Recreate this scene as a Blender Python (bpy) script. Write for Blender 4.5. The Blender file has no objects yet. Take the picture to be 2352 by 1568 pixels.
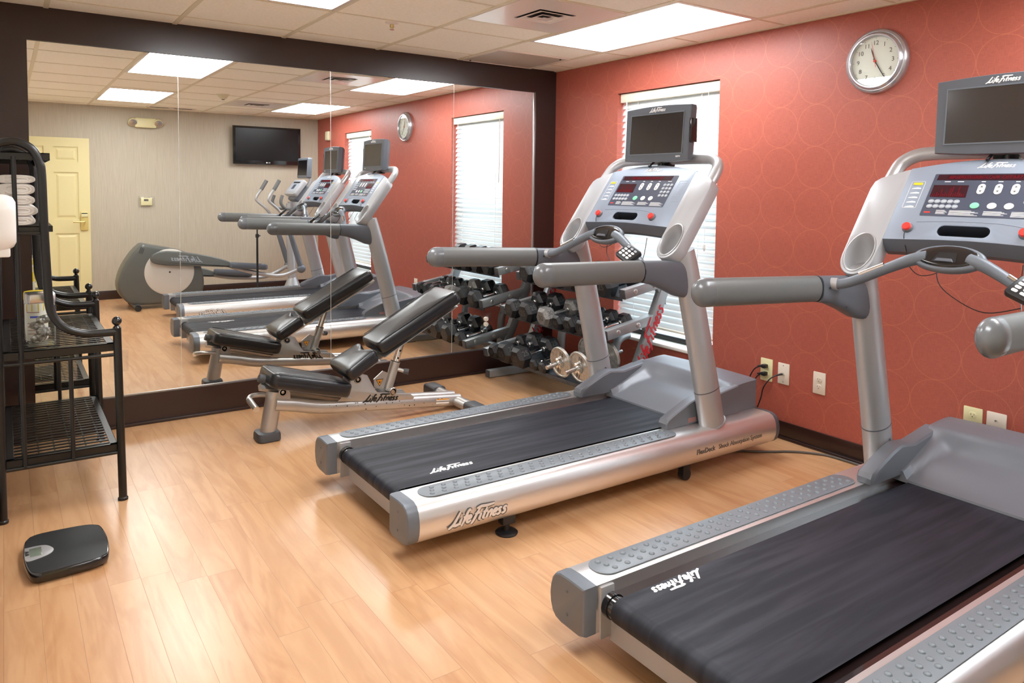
import bpy, bmesh, math, random
from mathutils import Vector, Matrix

random.seed(7)
SC = bpy.context.scene
COL = SC.collection
PI = math.pi
V = Vector


# ------------------------------------------------------------------ mesh helpers
def rotm(ax=0, ay=0, az=0):
    return (Matrix.Rotation(az, 4, 'Z') @ Matrix.Rotation(ay, 4, 'Y') @ Matrix.Rotation(ax, 4, 'X'))


def frame(o, x, y, z):
    """matrix whose columns are x, y, z axes at origin o"""
    m = Matrix.Identity(4)
    for i, a in enumerate((x, y, z)):
        a = V(a)
        for r in range(3):
            m[r][i] = a[r]
    for r in range(3):
        m[r][3] = o[r]
    return m


class MB:
    def __init__(self):
        self.bm = bmesh.new()

    def _add(self, verts, faces, M=None):
        vs = [self.bm.verts.new((M @ V(v)) if M else V(v)) for v in verts]
        for f in faces:
            try:
                self.bm.faces.new([vs[i] for i in f])
            except ValueError:
                pass
        return self

    def box(self, lo, hi, bevel=0, seg=2, M=None):
        t = bmesh.new()
        x0, y0, z0 = lo
        x1, y1, z1 = hi
        vs = [t.verts.new(p) for p in ((x0, y0, z0), (x1, y0, z0), (x1, y1, z0), (x0, y1, z0),
                                       (x0, y0, z1), (x1, y0, z1), (x1, y1, z1), (x0, y1, z1))]
        for f in ((3, 2, 1, 0), (4, 5, 6, 7), (0, 1, 5, 4), (1, 2, 6, 5), (2, 3, 7, 6), (3, 0, 4, 7)):
            t.faces.new([vs[i] for i in f])
        if bevel:
            bmesh.ops.bevel(t, geom=list(t.edges), offset=bevel, segments=seg, affect='EDGES', profile=0.5)
        return self.merge(t, M)

    def merge(self, t, M=None):
        t.verts.index_update()
        self._add([v.co.copy() for v in t.verts], [[v.index for v in f.verts] for f in t.faces], M)
        t.free()
        return self

    def cbox(self, c, s, bevel=0, seg=2, M=None):
        return self.box([c[i] - s[i] / 2 for i in range(3)], [c[i] + s[i] / 2 for i in range(3)], bevel, seg, M)

    def tube(self, pts, r, seg=12, caps=True, flat=None, up=None, closed=False, M=None):
        """sweep along pts; r number or list; flat=(a,b) scales the section across/up"""
        P = [V(p) for p in pts]
        n = len(P)
        rr = r if isinstance(r, (list, tuple)) else [r] * n
        tang = []
        for i in range(n):
            if closed:
                d = P[(i + 1) % n] - P[i - 1]
            else:
                d = P[min(i + 1, n - 1)] - P[max(i - 1, 0)]
            tang.append(d.normalized())
        ref = V(up) if up else (V((0, 0, 1)) if abs(tang[0].z) < .9 else V((0, 1, 0)))
        u = (ref - tang[0] * ref.dot(tang[0])).normalized()
        rings = []
        fa, fb = flat if flat else (1, 1)
        for i in range(n):
            t = tang[i]
            if up:
                q = V(up) - t * V(up).dot(t)
                u = q.normalized() if q.length > 1e-6 else u
            else:
                u = (u - t * u.dot(t)).normalized()
            w = t.cross(u)
            rings.append([P[i] + (w * math.cos(2 * PI * k / seg) * fa + u * math.sin(2 * PI * k / seg) * fb) * rr[i] for k in range(seg)])
        return self.loft(rings, caps, closed, M)

    def loft(self, rings, caps=True, closed=False, M=None):
        seg = len(rings[0])
        vs = [p for r in rings for p in r]
        fs = []
        n = len(rings)
        for i in range(n if closed else n - 1):
            a, b = i * seg, ((i + 1) % n) * seg
            for k in range(seg):
                k2 = (k + 1) % seg
                fs.append((a + k, a + k2, b + k2, b + k))
        if caps and not closed:
            fs.append(tuple(range(seg - 1, -1, -1)))
            fs.append(tuple((n - 1) * seg + k for k in range(seg)))
        return self._add(vs, fs, M)

    def lathe(self, prof, seg=24, M=None, caps=True):
        """prof = [(r, z)...] about local z"""
        rings = [[V((max(r, 1e-5) * math.cos(2 * PI * k / seg), max(r, 1e-5) * math.sin(2 * PI * k / seg), z)) for k in range(seg)] for r, z in prof]
        return self.loft(rings, caps, False, M)

    def cyl(self, a, b, r, seg=16, r2=None):
        a, b = V(a), V(b)
        return self.tube([a, b], [r, r if r2 is None else r2], seg)

    def sphere(self, c, r, seg=16, rings=10, sc=(1, 1, 1), M=None):
        c = V(c)
        rg = []
        for i in range(rings + 1):
            a = -PI / 2 + PI * i / rings
            q = max(math.cos(a), 1e-4)
            rg.append([c + V((q * math.cos(2 * PI * k / seg) * r * sc[0], q * math.sin(2 * PI * k / seg) * r * sc[1], math.sin(a) * r * sc[2])) for k in range(seg)])
        return self.loft(rg, True, False, M)

    def prism(self, pts, d0, d1, M=None, holes=(), bevel=0, seg=2):
        """2-D outline pts (x,y) extruded in z from d0 to d1; then M"""
        t = bmesh.new()
        edges = []
        loops = []
        for loop in [pts] + list(holes):
            vs = [t.verts.new((p[0], p[1], d0)) for p in loop]
            loops.append(vs)
            for i in range(len(vs)):
                edges.append(t.edges.new((vs[i], vs[(i + 1) % len(vs)])))
        if holes:
            bmesh.ops.triangle_fill(t, use_beauty=True, use_dissolve=False, edges=edges)
        else:
            t.faces.new(loops[0])
        ex = bmesh.ops.extrude_face_region(t, geom=list(t.faces))
        for g in ex['geom']:
            if isinstance(g, bmesh.types.BMVert):
                g.co.z = d1
        # keep the original faces as the other cap
        bmesh.ops.recalc_face_normals(t, faces=list(t.faces))
        if bevel:
            es = [e for e in t.edges if len(e.link_faces) == 2 and abs(e.verts[0].co.z - e.verts[1].co.z) < 1e-7 and
                  abs(e.link_faces[0].normal.z) + abs(e.link_faces[1].normal.z) > .5 and abs(abs(e.link_faces[0].normal.z) - abs(e.link_faces[1].normal.z)) > .5]
            bmesh.ops.bevel(t, geom=es, offset=bevel, segments=seg, affect='EDGES', profile=0.5)
        return self.merge(t, M)

    def grid(self, fn, nu, nv, M=None, close_u=False):
        vs = [fn(i / (nu - (0 if close_u else 1)), j / (nv - 1)) for j in range(nv) for i in range(nu)]
        fs = []
        for j in range(nv - 1):
            for i in range(nu if close_u else nu - 1):
                i2 = (i + 1) % nu
                fs.append((j * nu + i, j * nu + i2, (j + 1) * nu + i2, (j + 1) * nu + i))
        return self._add(vs, fs, M)


def obj(name, mb, m, parent=None, smooth=38, M=None, flip=True):
    bm = mb.bm if isinstance(mb, MB) else mb
    if M is not None:
        bm.transform(M)
    if flip:
        bmesh.ops.recalc_face_normals(bm, faces=list(bm.faces))
    lim = math.radians(smooth)
    for f in bm.faces:
        f.smooth = smooth > 0
    for e in bm.edges:
        if len(e.link_faces) != 2 or e.calc_face_angle(0) > lim:
            e.smooth = False
    me = bpy.data.meshes.new(name)
    bm.to_mesh(me)
    bm.free()
    me.materials.append(m)
    o = bpy.data.objects.new(name, me)
    COL.objects.link(o)
    if parent is not None:
        o.parent = parent
    return o


def tag(o, label=None, cat=None, group=None, kind=None):
    if label:
        o['label'] = label
    if cat:
        o['category'] = cat
    if group:
        o['group'] = group
    if kind:
        o['kind'] = kind
    return o


def thing(name, label, cat, loc=(0, 0, 0), rot=(0, 0, 0), group=None):
    o = bpy.data.objects.new(name, None)
    o.empty_display_size = .05
    COL.objects.link(o)
    o.location = loc
    o.rotation_euler = rot
    return tag(o, label, cat, group)


def struct(name, mb, m, parent=None, smooth=38):
    o = obj(name, mb, m, parent, smooth)
    if parent is None:
        o['kind'] = 'structure'
    return o


def dup(root, loc, rot=None, label=None, group=None, skip=()):
    r = root.copy()
    COL.objects.link(r)
    r.location = loc
    if rot is not None:
        r.rotation_euler = rot
    if label:
        r['label'] = label
    if group:
        r['group'] = group
    for ch in list(root.children):
        if ch.name.split('.')[0] in skip:
            continue
        c = ch.copy()
        COL.objects.link(c)
        c.parent = r
        for g in list(ch.children):
            d = g.copy()
            COL.objects.link(d)
            d.parent = c
    return r


# ------------------------------------------------------------------ lettering
def text_mb(s, size, M, depth=.0012, shear=0, align='CENTER', spacing=1.0, bold=0):
    cu = bpy.data.curves.new('tmp_text', 'FONT')
    cu.body = s
    cu.size = size
    cu.align_x = align
    cu.align_y = 'CENTER'
    cu.shear = shear
    cu.space_character = spacing
    cu.extrude = depth / 2
    cu.offset = bold
    cu.resolution_u = 3
    o = bpy.data.objects.new('tmp_text', cu)
    COL.objects.link(o)
    dg = bpy.context.evaluated_depsgraph_get()
    me = bpy.data.meshes.new_from_object(o.evaluated_get(dg))
    mb = MB()
    mb.bm.from_mesh(me)
    bpy.data.objects.remove(o)
    bpy.data.curves.remove(cu)
    bpy.data.meshes.remove(me)
    mb.bm.transform(M)
    return mb


def smooth_path(pts, n=5):
    """Catmull-Rom through pts (tuples of any dimension)"""
    if len(pts) < 3:
        return [tuple(p) for p in pts]
    out = []
    P = [pts[0]] + list(pts) + [pts[-1]]
    for i in range(1, len(P) - 2):
        p0, p1, p2, p3 = P[i - 1:i + 3]
        for k in range(n):
            t = k / n
            out.append(tuple(.5 * (2 * b + (c - a) * t + (2 * a - 5 * b + 4 * c - d) * t * t + (3 * b - a - 3 * c + d) * t ** 3)
                             for a, b, c, d in zip(p0, p1, p2, p3)))
    out.append(tuple(pts[-1]))
    return out


LOGO = [
    [(.7, 2.05), (.48, 1.1), (.2, .25), (-.35, -.3)], [(.1, .12), (.6, .02), (1.15, .12)],
    [(1.25, .95), (1.18, .2), (1.4, .05)], [(1.3, 1.4), (1.36, 1.55)],
    [(2.3, 1.75), (2.1, 1.98), (1.9, 1.6), (1.78, .6), (1.6, -.35)], [(1.5, .95), (2.3, 1.02)],
    [(2.2, .5), (2.68, .62), (2.66, .92), (2.4, .98), (2.2, .55), (2.3, .12), (2.6, .05), (2.85, .25)],
    [(3.75, 2.0), (3.5, 1.0), (3.3, .1), (3.05, -.4)], [(3.2, 1.86), (3.8, 2.02), (4.8, 1.94), (5.9, 2.0)], [(3.2, 1.0), (4.0, 1.1)],
    [(4.25, .95), (4.18, .15), (4.35, .05)],
    [(4.9, 1.65), (4.75, .25), (4.98, .05)], [(4.5, 1.0), (5.2, 1.05)],
    [(5.35, .0), (5.42, .95)], [(5.42, .65), (5.7, .98), (5.92, .85), (5.9, .05)],
    [(6.25, .5), (6.7, .62), (6.68, .92), (6.42, .98), (6.25, .55), (6.33, .12), (6.62, .05), (6.85, .25)],
    [(7.5, .88), (7.25, 1.0), (7.05, .78), (7.3, .5), (7.38, .2), (7.1, .02), (6.9, .18)],
    [(8.3, .88), (8.05, 1.0), (7.85, .78), (8.1, .5), (8.18, .2), (7.9, .02), (7.7, .18)],
]


def logo_mb(width, M, depth=.0015, stroke=.25, stretch=1.25, mirror=False):
    """brush-script lettering across `width`, centred on M's origin, in its xy plane"""
    mb = MB()
    u = width / (8.7 * stretch + .6)
    for st in LOGO:
        p = smooth_path(st, 4)
        q = []
        for x, y in p:
            xx = (x - 4.0) * stretch + .42 * y - .4
            q.append(V((xx * u, (y - .85) * u, depth / 2)))
        n = len(q)
        rr = [stroke * u * (.62 + .38 * math.sin(PI * (i + .4) / (n - .2))) for i in range(n)]
        mb.tube(q, rr, 4, True, flat=(1, .5 * depth / (stroke * u)), up=(0, 0, 1))
    mb.bm.transform(M)
    return mb


# ------------------------------------------------------------------ materials
def _nt(name):
    m = bpy.data.materials.new(name)
    m.use_nodes = True
    nt = m.node_tree
    return m, nt, nt.nodes['Principled BSDF']


def srgb(r, g, b):
    def f(c):
        c /= 255
        return c / 12.92 if c <= .04045 else ((c + .055) / 1.055) ** 2.4
    return (f(r), f(g), f(b), 1)


def mat(name, col, rough=.5, metal=0, coat=0, coat_rough=.1, spec=.5, noise=0, nscale=60, bump=0, bscale=300, sheen=0, aniso=0):
    m, nt, b = _nt(name)
    col = tuple(col[:3]) + (1,)
    b.inputs['Base Color'].default_value = col
    b.inputs['Roughness'].default_value = rough
    b.inputs['Metallic'].default_value = metal
    b.inputs['Coat Weight'].default_value = coat
    b.inputs['Coat Roughness'].default_value = coat_rough
    b.inputs['Specular IOR Level'].default_value = spec
    b.inputs['Sheen Weight'].default_value = sheen
    if aniso:
        b.inputs['Anisotropic'].default_value = aniso
    if noise or bump:
        tc = nt.nodes.new('ShaderNodeTexCoord')
    if noise:
        n = nt.nodes.new('ShaderNodeTexNoise')
        n.inputs['Scale'].default_value = nscale
        n.inputs['Detail'].default_value = 4
        nt.links.new(tc.outputs['Object'], n.inputs['Vector'])
        r = nt.nodes.new('ShaderNodeMapRange')
        r.inputs['From Min'].default_value = .3
        r.inputs['From Max'].default_value = .7
        r.inputs['To Min'].default_value = 1 - noise
        r.inputs['To Max'].default_value = 1 + noise
        nt.links.new(n.outputs['Fac'], r.inputs['Value'])
        mx = nt.nodes.new('ShaderNodeVectorMath')
        mx.operation = 'SCALE'
        mx.inputs[0].default_value = col[:3]
        nt.links.new(r.outputs['Result'], mx.inputs['Scale'])
        nt.links.new(mx.outputs['Vector'], b.inputs['Base Color'])
    if bump:
        n2 = nt.nodes.new('ShaderNodeTexNoise')
        n2.inputs['Scale'].default_value = bscale
        n2.inputs['Detail'].default_value = 3
        nt.links.new(tc.outputs['Object'], n2.inputs['Vector'])
        bp = nt.nodes.new('ShaderNodeBump')
        bp.inputs['Strength'].default_value = bump
        bp.inputs['Distance'].default_value = .002
        nt.links.new(n2.outputs['Fac'], bp.inputs['Height'])
        nt.links.new(bp.outputs['Normal'], b.inputs['Normal'])
    return m


class NB:
    """tiny node-maths builder"""
    def __init__(self, nt):
        self.nt = nt

    def m(self, op, a, b=None, c=None):
        n = self.nt.nodes.new('ShaderNodeMath')
        n.operation = op
        for i, v in enumerate((a, b, c)):
            if v is None:
                continue
            if isinstance(v, (int, float)):
                n.inputs[i].default_value = v
            else:
                self.nt.links.new(v, n.inputs[i])
        return n.outputs[0]

    def ramp(self, v, a, b, lo=0., hi=1., smooth=True):
        n = self.nt.nodes.new('ShaderNodeMapRange')
        n.interpolation_type = 'SMOOTHSTEP' if smooth else 'LINEAR'
        n.inputs['From Min'].default_value = a
        n.inputs['From Max'].default_value = b
        n.inputs['To Min'].default_value = lo
        n.inputs['To Max'].default_value = hi
        self.nt.links.new(v, n.inputs['Value'])
        return n.outputs[0]

    def mix(self, f, a, b):
        n = self.nt.nodes.new('ShaderNodeMix')
        n.data_type = 'RGBA'
        for s, v in (('Factor', f), ('A', a), ('B', b)):
            i = [x for x in n.inputs if x.name == s and (x.type == ('VALUE' if s == 'Factor' else 'RGBA'))][0]
            if isinstance(v, (int, float)):
                i.default_value = v
            elif isinstance(v, tuple):
                i.default_value = v
            else:
                self.nt.links.new(v, i)
        return [x for x in n.outputs if x.type == 'RGBA'][0]

    def coord(self, kind='Object'):
        tc = self.nt.nodes.new('ShaderNodeTexCoord')
        sp = self.nt.nodes.new('ShaderNodeSeparateXYZ')
        self.nt.links.new(tc.outputs[kind], sp.inputs[0])
        return tc.outputs[kind], sp.outputs

    def noise(self, vec, scale, detail=4, dist=0):
        n = self.nt.nodes.new('ShaderNodeTexNoise')
        n.inputs['Scale'].default_value = scale
        n.inputs['Detail'].default_value = detail
        n.inputs['Distortion'].default_value = dist
        if vec is not None:
            self.nt.links.new(vec, n.inputs['Vector'])
        return n.outputs['Fac']

    def mapping(self, vec, scale=(1, 1, 1), loc=(0, 0, 0)):
        n = self.nt.nodes.new('ShaderNodeMapping')
        n.inputs['Scale'].default_value = scale
        n.inputs['Location'].default_value = loc
        self.nt.links.new(vec, n.inputs['Vector'])
        return n.outputs[0]

    def bump(self, h, strength, dist=.002):
        n = self.nt.nodes.new('ShaderNodeBump')
        n.inputs['Strength'].default_value = strength
        n.inputs['Distance'].default_value = dist
        self.nt.links.new(h, n.inputs['Height'])
        return n.outputs[0]


def mat_floor():
    m, nt, b = _nt('maple_plank_floor')
    k = NB(nt)
    vec, xyz = k.coord()
    w, L = .0985, .92
    xi = k.m('DIVIDE', k.m('ADD', xyz[0], 10.0 + .0), w)
    row = k.m('FLOOR', xi)
    fx = k.m('FRACT', xi)
    wn = nt.nodes.new('ShaderNodeTexWhiteNoise')
    wn.noise_dimensions = '1D'
    nt.links.new(row, wn.inputs['W'])
    yo = k.m('ADD', k.m('DIVIDE', k.m('ADD', xyz[1], 20.0), L), k.m('MULTIPLY', wn.outputs['Value'], 3.0))
    col = k.m('FLOOR', yo)
    fy = k.m('FRACT', yo)
    wn2 = nt.nodes.new('ShaderNodeTexWhiteNoise')
    wn2.noise_dimensions = '2D'
    cb = nt.nodes.new('ShaderNodeCombineXYZ')
    nt.links.new(row, cb.inputs[0])
    nt.links.new(col, cb.inputs[1])
    nt.links.new(cb.outputs[0], wn2.inputs['Vector'])
    rnd = wn2.outputs['Value']
    # grain stretched along the plank
    cb2 = nt.nodes.new('ShaderNodeCombineXYZ')
    nt.links.new(k.m('MULTIPLY', xyz[0], 26.0), cb2.inputs[0])
    nt.links.new(k.m('MULTIPLY', xyz[1], 2.6), cb2.inputs[1])
    nt.links.new(k.m('MULTIPLY', rnd, 37.0), cb2.inputs[2])
    g1 = k.noise(cb2.outputs[0], 1.0, 6, 1.2)
    cb3 = nt.nodes.new('ShaderNodeCombineXYZ')
    nt.links.new(k.m('MULTIPLY', xyz[0], 9.0), cb3.inputs[0])
    nt.links.new(k.m('MULTIPLY', xyz[1], 1.4), cb3.inputs[1])
    nt.links.new(k.m('MULTIPLY', rnd, 91.0), cb3.inputs[2])
    g2 = k.noise(cb3.outputs[0], 1.0, 3, 2.0)
    base = k.mix(k.ramp(g2, .35, .68), srgb(203, 156, 112), srgb(188, 138, 94))
    base = k.mix(k.ramp(g1, .5, .78, 0, .5), base, srgb(172, 118, 74))
    base = k.mix(k.ramp(rnd, 0, 1, 0, .32, False), base, srgb(214, 176, 136))
    seam = k.m('MAXIMUM', k.ramp(k.m('ABSOLUTE', k.m('SUBTRACT', fx, .5)), .488, .5), k.ramp(k.m('ABSOLUTE', k.m('SUBTRACT', fy, .5)), .4985, .5))
    base = k.mix(k.m('MULTIPLY', seam, .62), base, srgb(120, 74, 40))
    nt.links.new(base, b.inputs['Base Color'])
    b.inputs['Roughness'].default_value = .34
    b.inputs['Coat Weight'].default_value = .26
    b.inputs['Coat Roughness'].default_value = .2
    nt.links.new(k.bump(k.m('ADD', k.m('MULTIPLY', seam, -1.0), k.m('MULTIPLY', g1, .12)), .25, .001), b.inputs['Normal'])
    return m


def mat_redwall():
    m, nt, b = _nt('terracotta_circle_wallpaper')
    k = NB(nt)
    vec, xyz = k.coord()
    # run along the wall: use y on faces that look along x, x on reveals
    D = .222
    def rings(y0, z0, R, w):
        u = k.m('MULTIPLY', k.m('SUBTRACT', k.m('FRACT', k.m('DIVIDE', k.m('ADD', xyz[1], 44.4 - y0), D)), .5), D)
        v = k.m('MULTIPLY', k.m('SUBTRACT', k.m('FRACT', k.m('DIVIDE', k.m('ADD', xyz[2], 44.4 - z0), D)), .5), D)
        r = k.m('SQRT', k.m('ADD', k.m('MULTIPLY', u, u), k.m('MULTIPLY', v, v)))
        return k.ramp(k.m('ABSOLUTE', k.m('SUBTRACT', r, R)), w, w * .45)
    c = (-2.94 - D / 2, 1.952 - D / 2)
    a = rings(c[0], c[1], .1095, .0018)
    f1 = rings(c[0] + D / 2, c[1], .095, .0016)
    f2 = rings(c[0], c[1] + D / 2, .095, .0016)
    f3 = rings(c[0] + D / 2, c[1] + D / 2, .07, .0016)
    lin = k.noise(k.mapping(vec, (1, 30, 420)), 1.0, 2)
    lin2 = k.noise(k.mapping(vec, (1, 420, 30)), 1.0, 2)
    tex = k.m('ADD', k.m('MULTIPLY', lin, .5), k.m('MULTIPLY', lin2, .5))
    base = k.mix(k.ramp(tex, .35, .65), srgb(164, 84, 70), srgb(178, 93, 77))
    base = k.mix(k.m('MULTIPLY', k.m('MAXIMUM', f1, k.m('MAXIMUM', f2, f3)), .10), base, srgb(222, 122, 84))
    base = k.mix(k.m('MULTIPLY', a, .30), base, srgb(226, 136, 94))
    nt.links.new(base, b.inputs['Base Color'])
    b.inputs['Roughness'].default_value = .42
    b.inputs['Specular IOR Level'].default_value = .45
    nt.links.new(k.bump(tex, .12, .001), b.inputs['Normal'])
    return m


def mat_graywall():
    m, nt, b = _nt('grey_ribbed_wallpaper')
    k = NB(nt)
    vec, xyz = k.coord()
    n = k.noise(k.mapping(vec, (420, 420, 5)), 1.0, 3)
    base = k.mix(k.ramp(n, .3, .7), srgb(178, 168, 150), srgb(194, 184, 166))
    nt.links.new(base, b.inputs['Base Color'])
    b.inputs['Roughness'].default_value = .5
    nt.links.new(k.bump(n, .2, .001), b.inputs['Normal'])
    return m


def mat_ceiling():
    m, nt, b = _nt('speckled_ceiling_tile')
    k = NB(nt)
    vec, xyz = k.coord()
    n = k.noise(vec, 160, 2)
    n2 = k.noise(vec, 60, 3)
    spk = k.ramp(n, .69, .74)
    base = k.mix(k.ramp(n2, .3, .7), srgb(250, 240, 220), srgb(254, 247, 232))
    base = k.mix(k.m('MULTIPLY', spk, .55), base, srgb(170, 146, 112))
    nt.links.new(base, b.inputs['Base Color'])
    b.inputs['Roughness'].default_value = .8
    nt.links.new(k.bump(n, .3, .001), b.inputs['Normal'])
    return m


def mat_emit(name, col, s):
    m = bpy.data.materials.new(name)
    m.use_nodes = True
    nt = m.node_tree
    nt.nodes.clear()
    e = nt.nodes.new('ShaderNodeEmission')
    e.inputs[0].default_value = tuple(col[:3]) + (1,)
    e.inputs[1].default_value = s
    o = nt.nodes.new('ShaderNodeOutputMaterial')
    nt.links.new(e.outputs[0], o.inputs[0])
    return m


def mat_clear(name, tint=(1, 1, 1), gloss=.08, rough=.02, fres=True, edge=.55):
    """thin clear sheet: see-through with a surface reflection"""
    m = bpy.data.materials.new(name)
    m.use_nodes = True
    nt = m.node_tree
    nt.nodes.clear()
    t = nt.nodes.new('ShaderNodeBsdfTransparent')
    t.inputs[0].default_value = tuple(tint) + (1,)
    g = nt.nodes.new('ShaderNodeBsdfGlossy')
    g.inputs['Roughness'].default_value = rough
    mx = nt.nodes.new('ShaderNodeMixShader')
    if fres:
        f = nt.nodes.new('ShaderNodeLayerWeight')
        f.inputs[0].default_value = .5
        k = NB(nt)
        nt.links.new(k.m('ADD', k.m('MULTIPLY', k.m('POWER', f.outputs['Facing'], 4.0), edge), .035), mx.inputs[0])
    else:
        mx.inputs[0].default_value = gloss
    o = nt.nodes.new('ShaderNodeOutputMaterial')
    nt.links.new(t.outputs[0], mx.inputs[1])
    nt.links.new(g.outputs[0], mx.inputs[2])
    nt.links.new(mx.outputs[0], o.inputs[0])
    return m


def mat_blind():
    m, nt, b = _nt('white_vinyl_slat')
    b.inputs['Base Color'].default_value = (.72, .73, .72, 1)
    b.inputs['Roughness'].default_value = .35
    tr = nt.nodes.new('ShaderNodeBsdfTranslucent')
    tr.inputs[0].default_value = (.86, .88, .9, 1)
    mx = nt.nodes.new('ShaderNodeMixShader')
    mx.inputs[0].default_value = .13
    out = nt.nodes['Material Output']
    nt.links.new(b.outputs[0], mx.inputs[1])
    nt.links.new(tr.outputs[0], mx.inputs[2])
    nt.links.new(mx.outputs[0], out.inputs[0])
    return m


def mat_belt():
    m, nt, b = _nt('black_running_belt')
    k = NB(nt)
    vec, xyz = k.coord()
    st = k.noise(k.mapping(vec, (1.6, 22, 1)), 1.0, 5, .4)
    fine = k.noise(vec, 700, 2)
    base = k.mix(k.ramp(st, .38, .72), (.010, .012, .019, 1), (.022, .025, .036, 1))
    nt.links.new(base, b.inputs['Base Color'])
    b.inputs['Specular IOR Level'].default_value = .32
    nt.links.new(k.ramp(st, .35, .7, .6, .46), b.inputs['Roughness'])
    nt.links.new(k.bump(fine, .35, .0006), b.inputs['Normal'])
    return m


def mat_brushed(name, col, rough=.3, axis=0):
    m, nt, b = _nt(name)
    k = NB(nt)
    vec, xyz = k.coord()
    s = [260, 260, 260]
    s[axis] = 1.5
    n = k.noise(k.mapping(vec, tuple(s)), 1.0, 2)
    b.inputs['Base Color'].default_value = tuple(col[:3]) + (1,)
    b.inputs['Metallic'].default_value = .9
    nt.links.new(k.ramp(n, .2, .8, rough - .02, rough + .03), b.inputs['Roughness'])
    return m


def mat_galv():
    return mat('galvanised_plate', (.50, .48, .44), .38, .75, noise=.28, nscale=45, bump=.25, bscale=160)


class MT:
    pass


X = MT()
X.floor = mat_floor()
X.red = mat_redwall()
X.grey = mat_graywall()
X.ceil = mat_ceiling()
X.tee = mat('ceiling_grid_paint', srgb(226, 214, 186), .5)
X.panelwhite = mat('white_painted_metal', srgb(240, 226, 214), .32, coat=.3)
X.dark = mat('espresso_painted_wood', srgb(44, 24, 20), .33, coat=.25, coat_rough=.2, bump=.08, bscale=90)
X.mirror = mat('mirror_silver', (.90, .915, .90), .0, 1)
X.medge = mat('polished_mirror_edge', (.75, .8, .78), .15, .6)
X.steel = mat('steel_channel', (.42, .42, .43), .28, .95)
X.trimwhite = mat('white_vinyl', (.80, .80, .78), .4)
X.sillw = mat('white_sill_laminate', (.80, .76, .70), .35)
X.blind = mat_blind()
X.blindrail = mat('cream_blind_rail', srgb(232, 226, 208), .4)
X.glass = mat_clear('window_glass', (.98, 1, .99))
X.blackrub = mat('black_rubber_seal', (.02, .02, .022), .5)
X.lamp = mat_emit('lit_prismatic_lens', (.965, .985, 1.0), 8.6)
X.ventdark = mat('dark_vent_throat', (.03, .025, .018), .7)
X.grille = mat('perforated_grille_paint', srgb(190, 176, 158), .45, noise=.2, nscale=300)
X.stud = mat('studded_grey_pad', (.20, .225, .25), .4, .15)
X.alu = mat_brushed('silver_anodised_rail', (.80, .79, .785), .36, 0)
X.tubesilver = mat('silver_metallic_paint', (.47, .47, .48), .40, .5, coat=.15)
X.podsilver = mat('pale_silver_plastic', (.43, .435, .455), .38, .2, coat=.15)
X.greyblue = mat('blue_grey_console_plastic', (.30, .35, .43), .40, .25)
X.darkgrey = mat('charcoal_grey_plastic', (.105, .115, .135), .42, .1, bump=.12, bscale=500)
X.capgrey = mat('end_cap_grey_plastic', (.15, .17, .20), .42, .15, bump=.1, bscale=500)
X.grip = mat('warm_grey_rubber_grip', (.13, .133, .132), .42, bump=.06, bscale=400)
X.gripcap = mat('glossy_grey_end', (.155, .162, .172), .24, .1)
X.belt = mat_belt()
X.hood = mat('grey_hood_plastic', (.17, .18, .205), .36, .2, bump=.06, bscale=500)
X.deck = mat('glossy_black_deck', (.02, .012, .012), .08, coat=.6, coat_rough=.03)
X.black = mat('black_plastic', (.012, .012, .014), .35)
X.blackgloss = mat('gloss_black_plastic', (.008, .008, .009), .12, coat=.5)
X.screen = mat('unlit_lcd_screen', (.03, .024, .022), .20, coat=.4, coat_rough=.12)
X.tvscreen = mat('black_glossy_tv_screen', (.003, .003, .004), .3, coat=.1, coat_rough=.15, spec=.25)
X.overlay = mat('navy_grey_overlay', (.06, .07, .105), .38)
X.led = mat('dark_led_window', (.035, .006, .012), .2)
X.ledred = mat_emit('red_led_segments', (1, .05, .08), .16)
X.white = mat('white_print', (.80, .80, .80), .45)
X.logosilver = mat('raised_silver_lettering', (.82, .82, .83), .3, .5)
X.btn = mat('grey_key', (.34, .37, .42), .4)
X.btnwhite = mat('white_key', (.84, .84, .84), .35)
X.btngreen = mat('green_key', (.25, .75, .45), .35)
X.btnred = mat('red_stop_key', (.80, .05, .04), .3, coat=.3)
X.yellow = mat('yellow_plastic', (.80, .60, .03), .35)
X.blacklet = mat('black_print', (.01, .01, .01), .5)
X.redlet = mat('red_print', (.50, .012, .02), .45)
X.greyprint = mat('grey_print', (.10, .09, .08), .5)
X.chrome = mat('chrome', (.80, .80, .80), .08, 1)
X.satin = mat('satin_steel', (.60, .59, .57), .26, .95)
X.benchsilver = mat('champagne_silver_paint', (.50, .485, .465), .34, .72, noise=.05, nscale=14, coat=.15)
X.vinyl = mat('black_upholstery_vinyl', (.009, .0095, .012), .36, coat=.3, coat_rough=.22, bump=.10, bscale=420)
X.rubberfoot = mat('dark_grey_rubber_foot', (.055, .057, .062), .5)
X.hexrub = mat('black_urethane_hex', (.011, .0115, .014), .34, bump=.08, bscale=300)
X.hexgrey = mat('worn_grey_cast_iron', (.20, .19, .18), .42, .3, noise=.3, nscale=70, bump=.3, bscale=140)
X.rackgrey = mat('grey_rack_paint', (.33, .345, .355), .38, .45)
X.raise_ = mat('raised_grey_number', (.06, .058, .05), .45)
X.tray = mat('slate_grey_tray_liner', (.045, .055, .066), .42, noise=.35, nscale=24)
X.galv = mat_galv()
X.bolt = mat('zinc_bolt', (.55, .55, .54), .3, .85)
X.ironblack = mat('black_powder_coated_iron', (.0055, .005, .0045), .36, coat=.1)
X.towel = mat('white_terry_cotton', (.80, .77, .73), .9, sheen=.3, bump=.6, bscale=260)
X.whiteplastic = mat('white_glossy_plastic', (.82, .80, .77), .3, coat=.3)
X.jar = mat_clear('clear_jar_glass', (.93, .95, .94))
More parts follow.
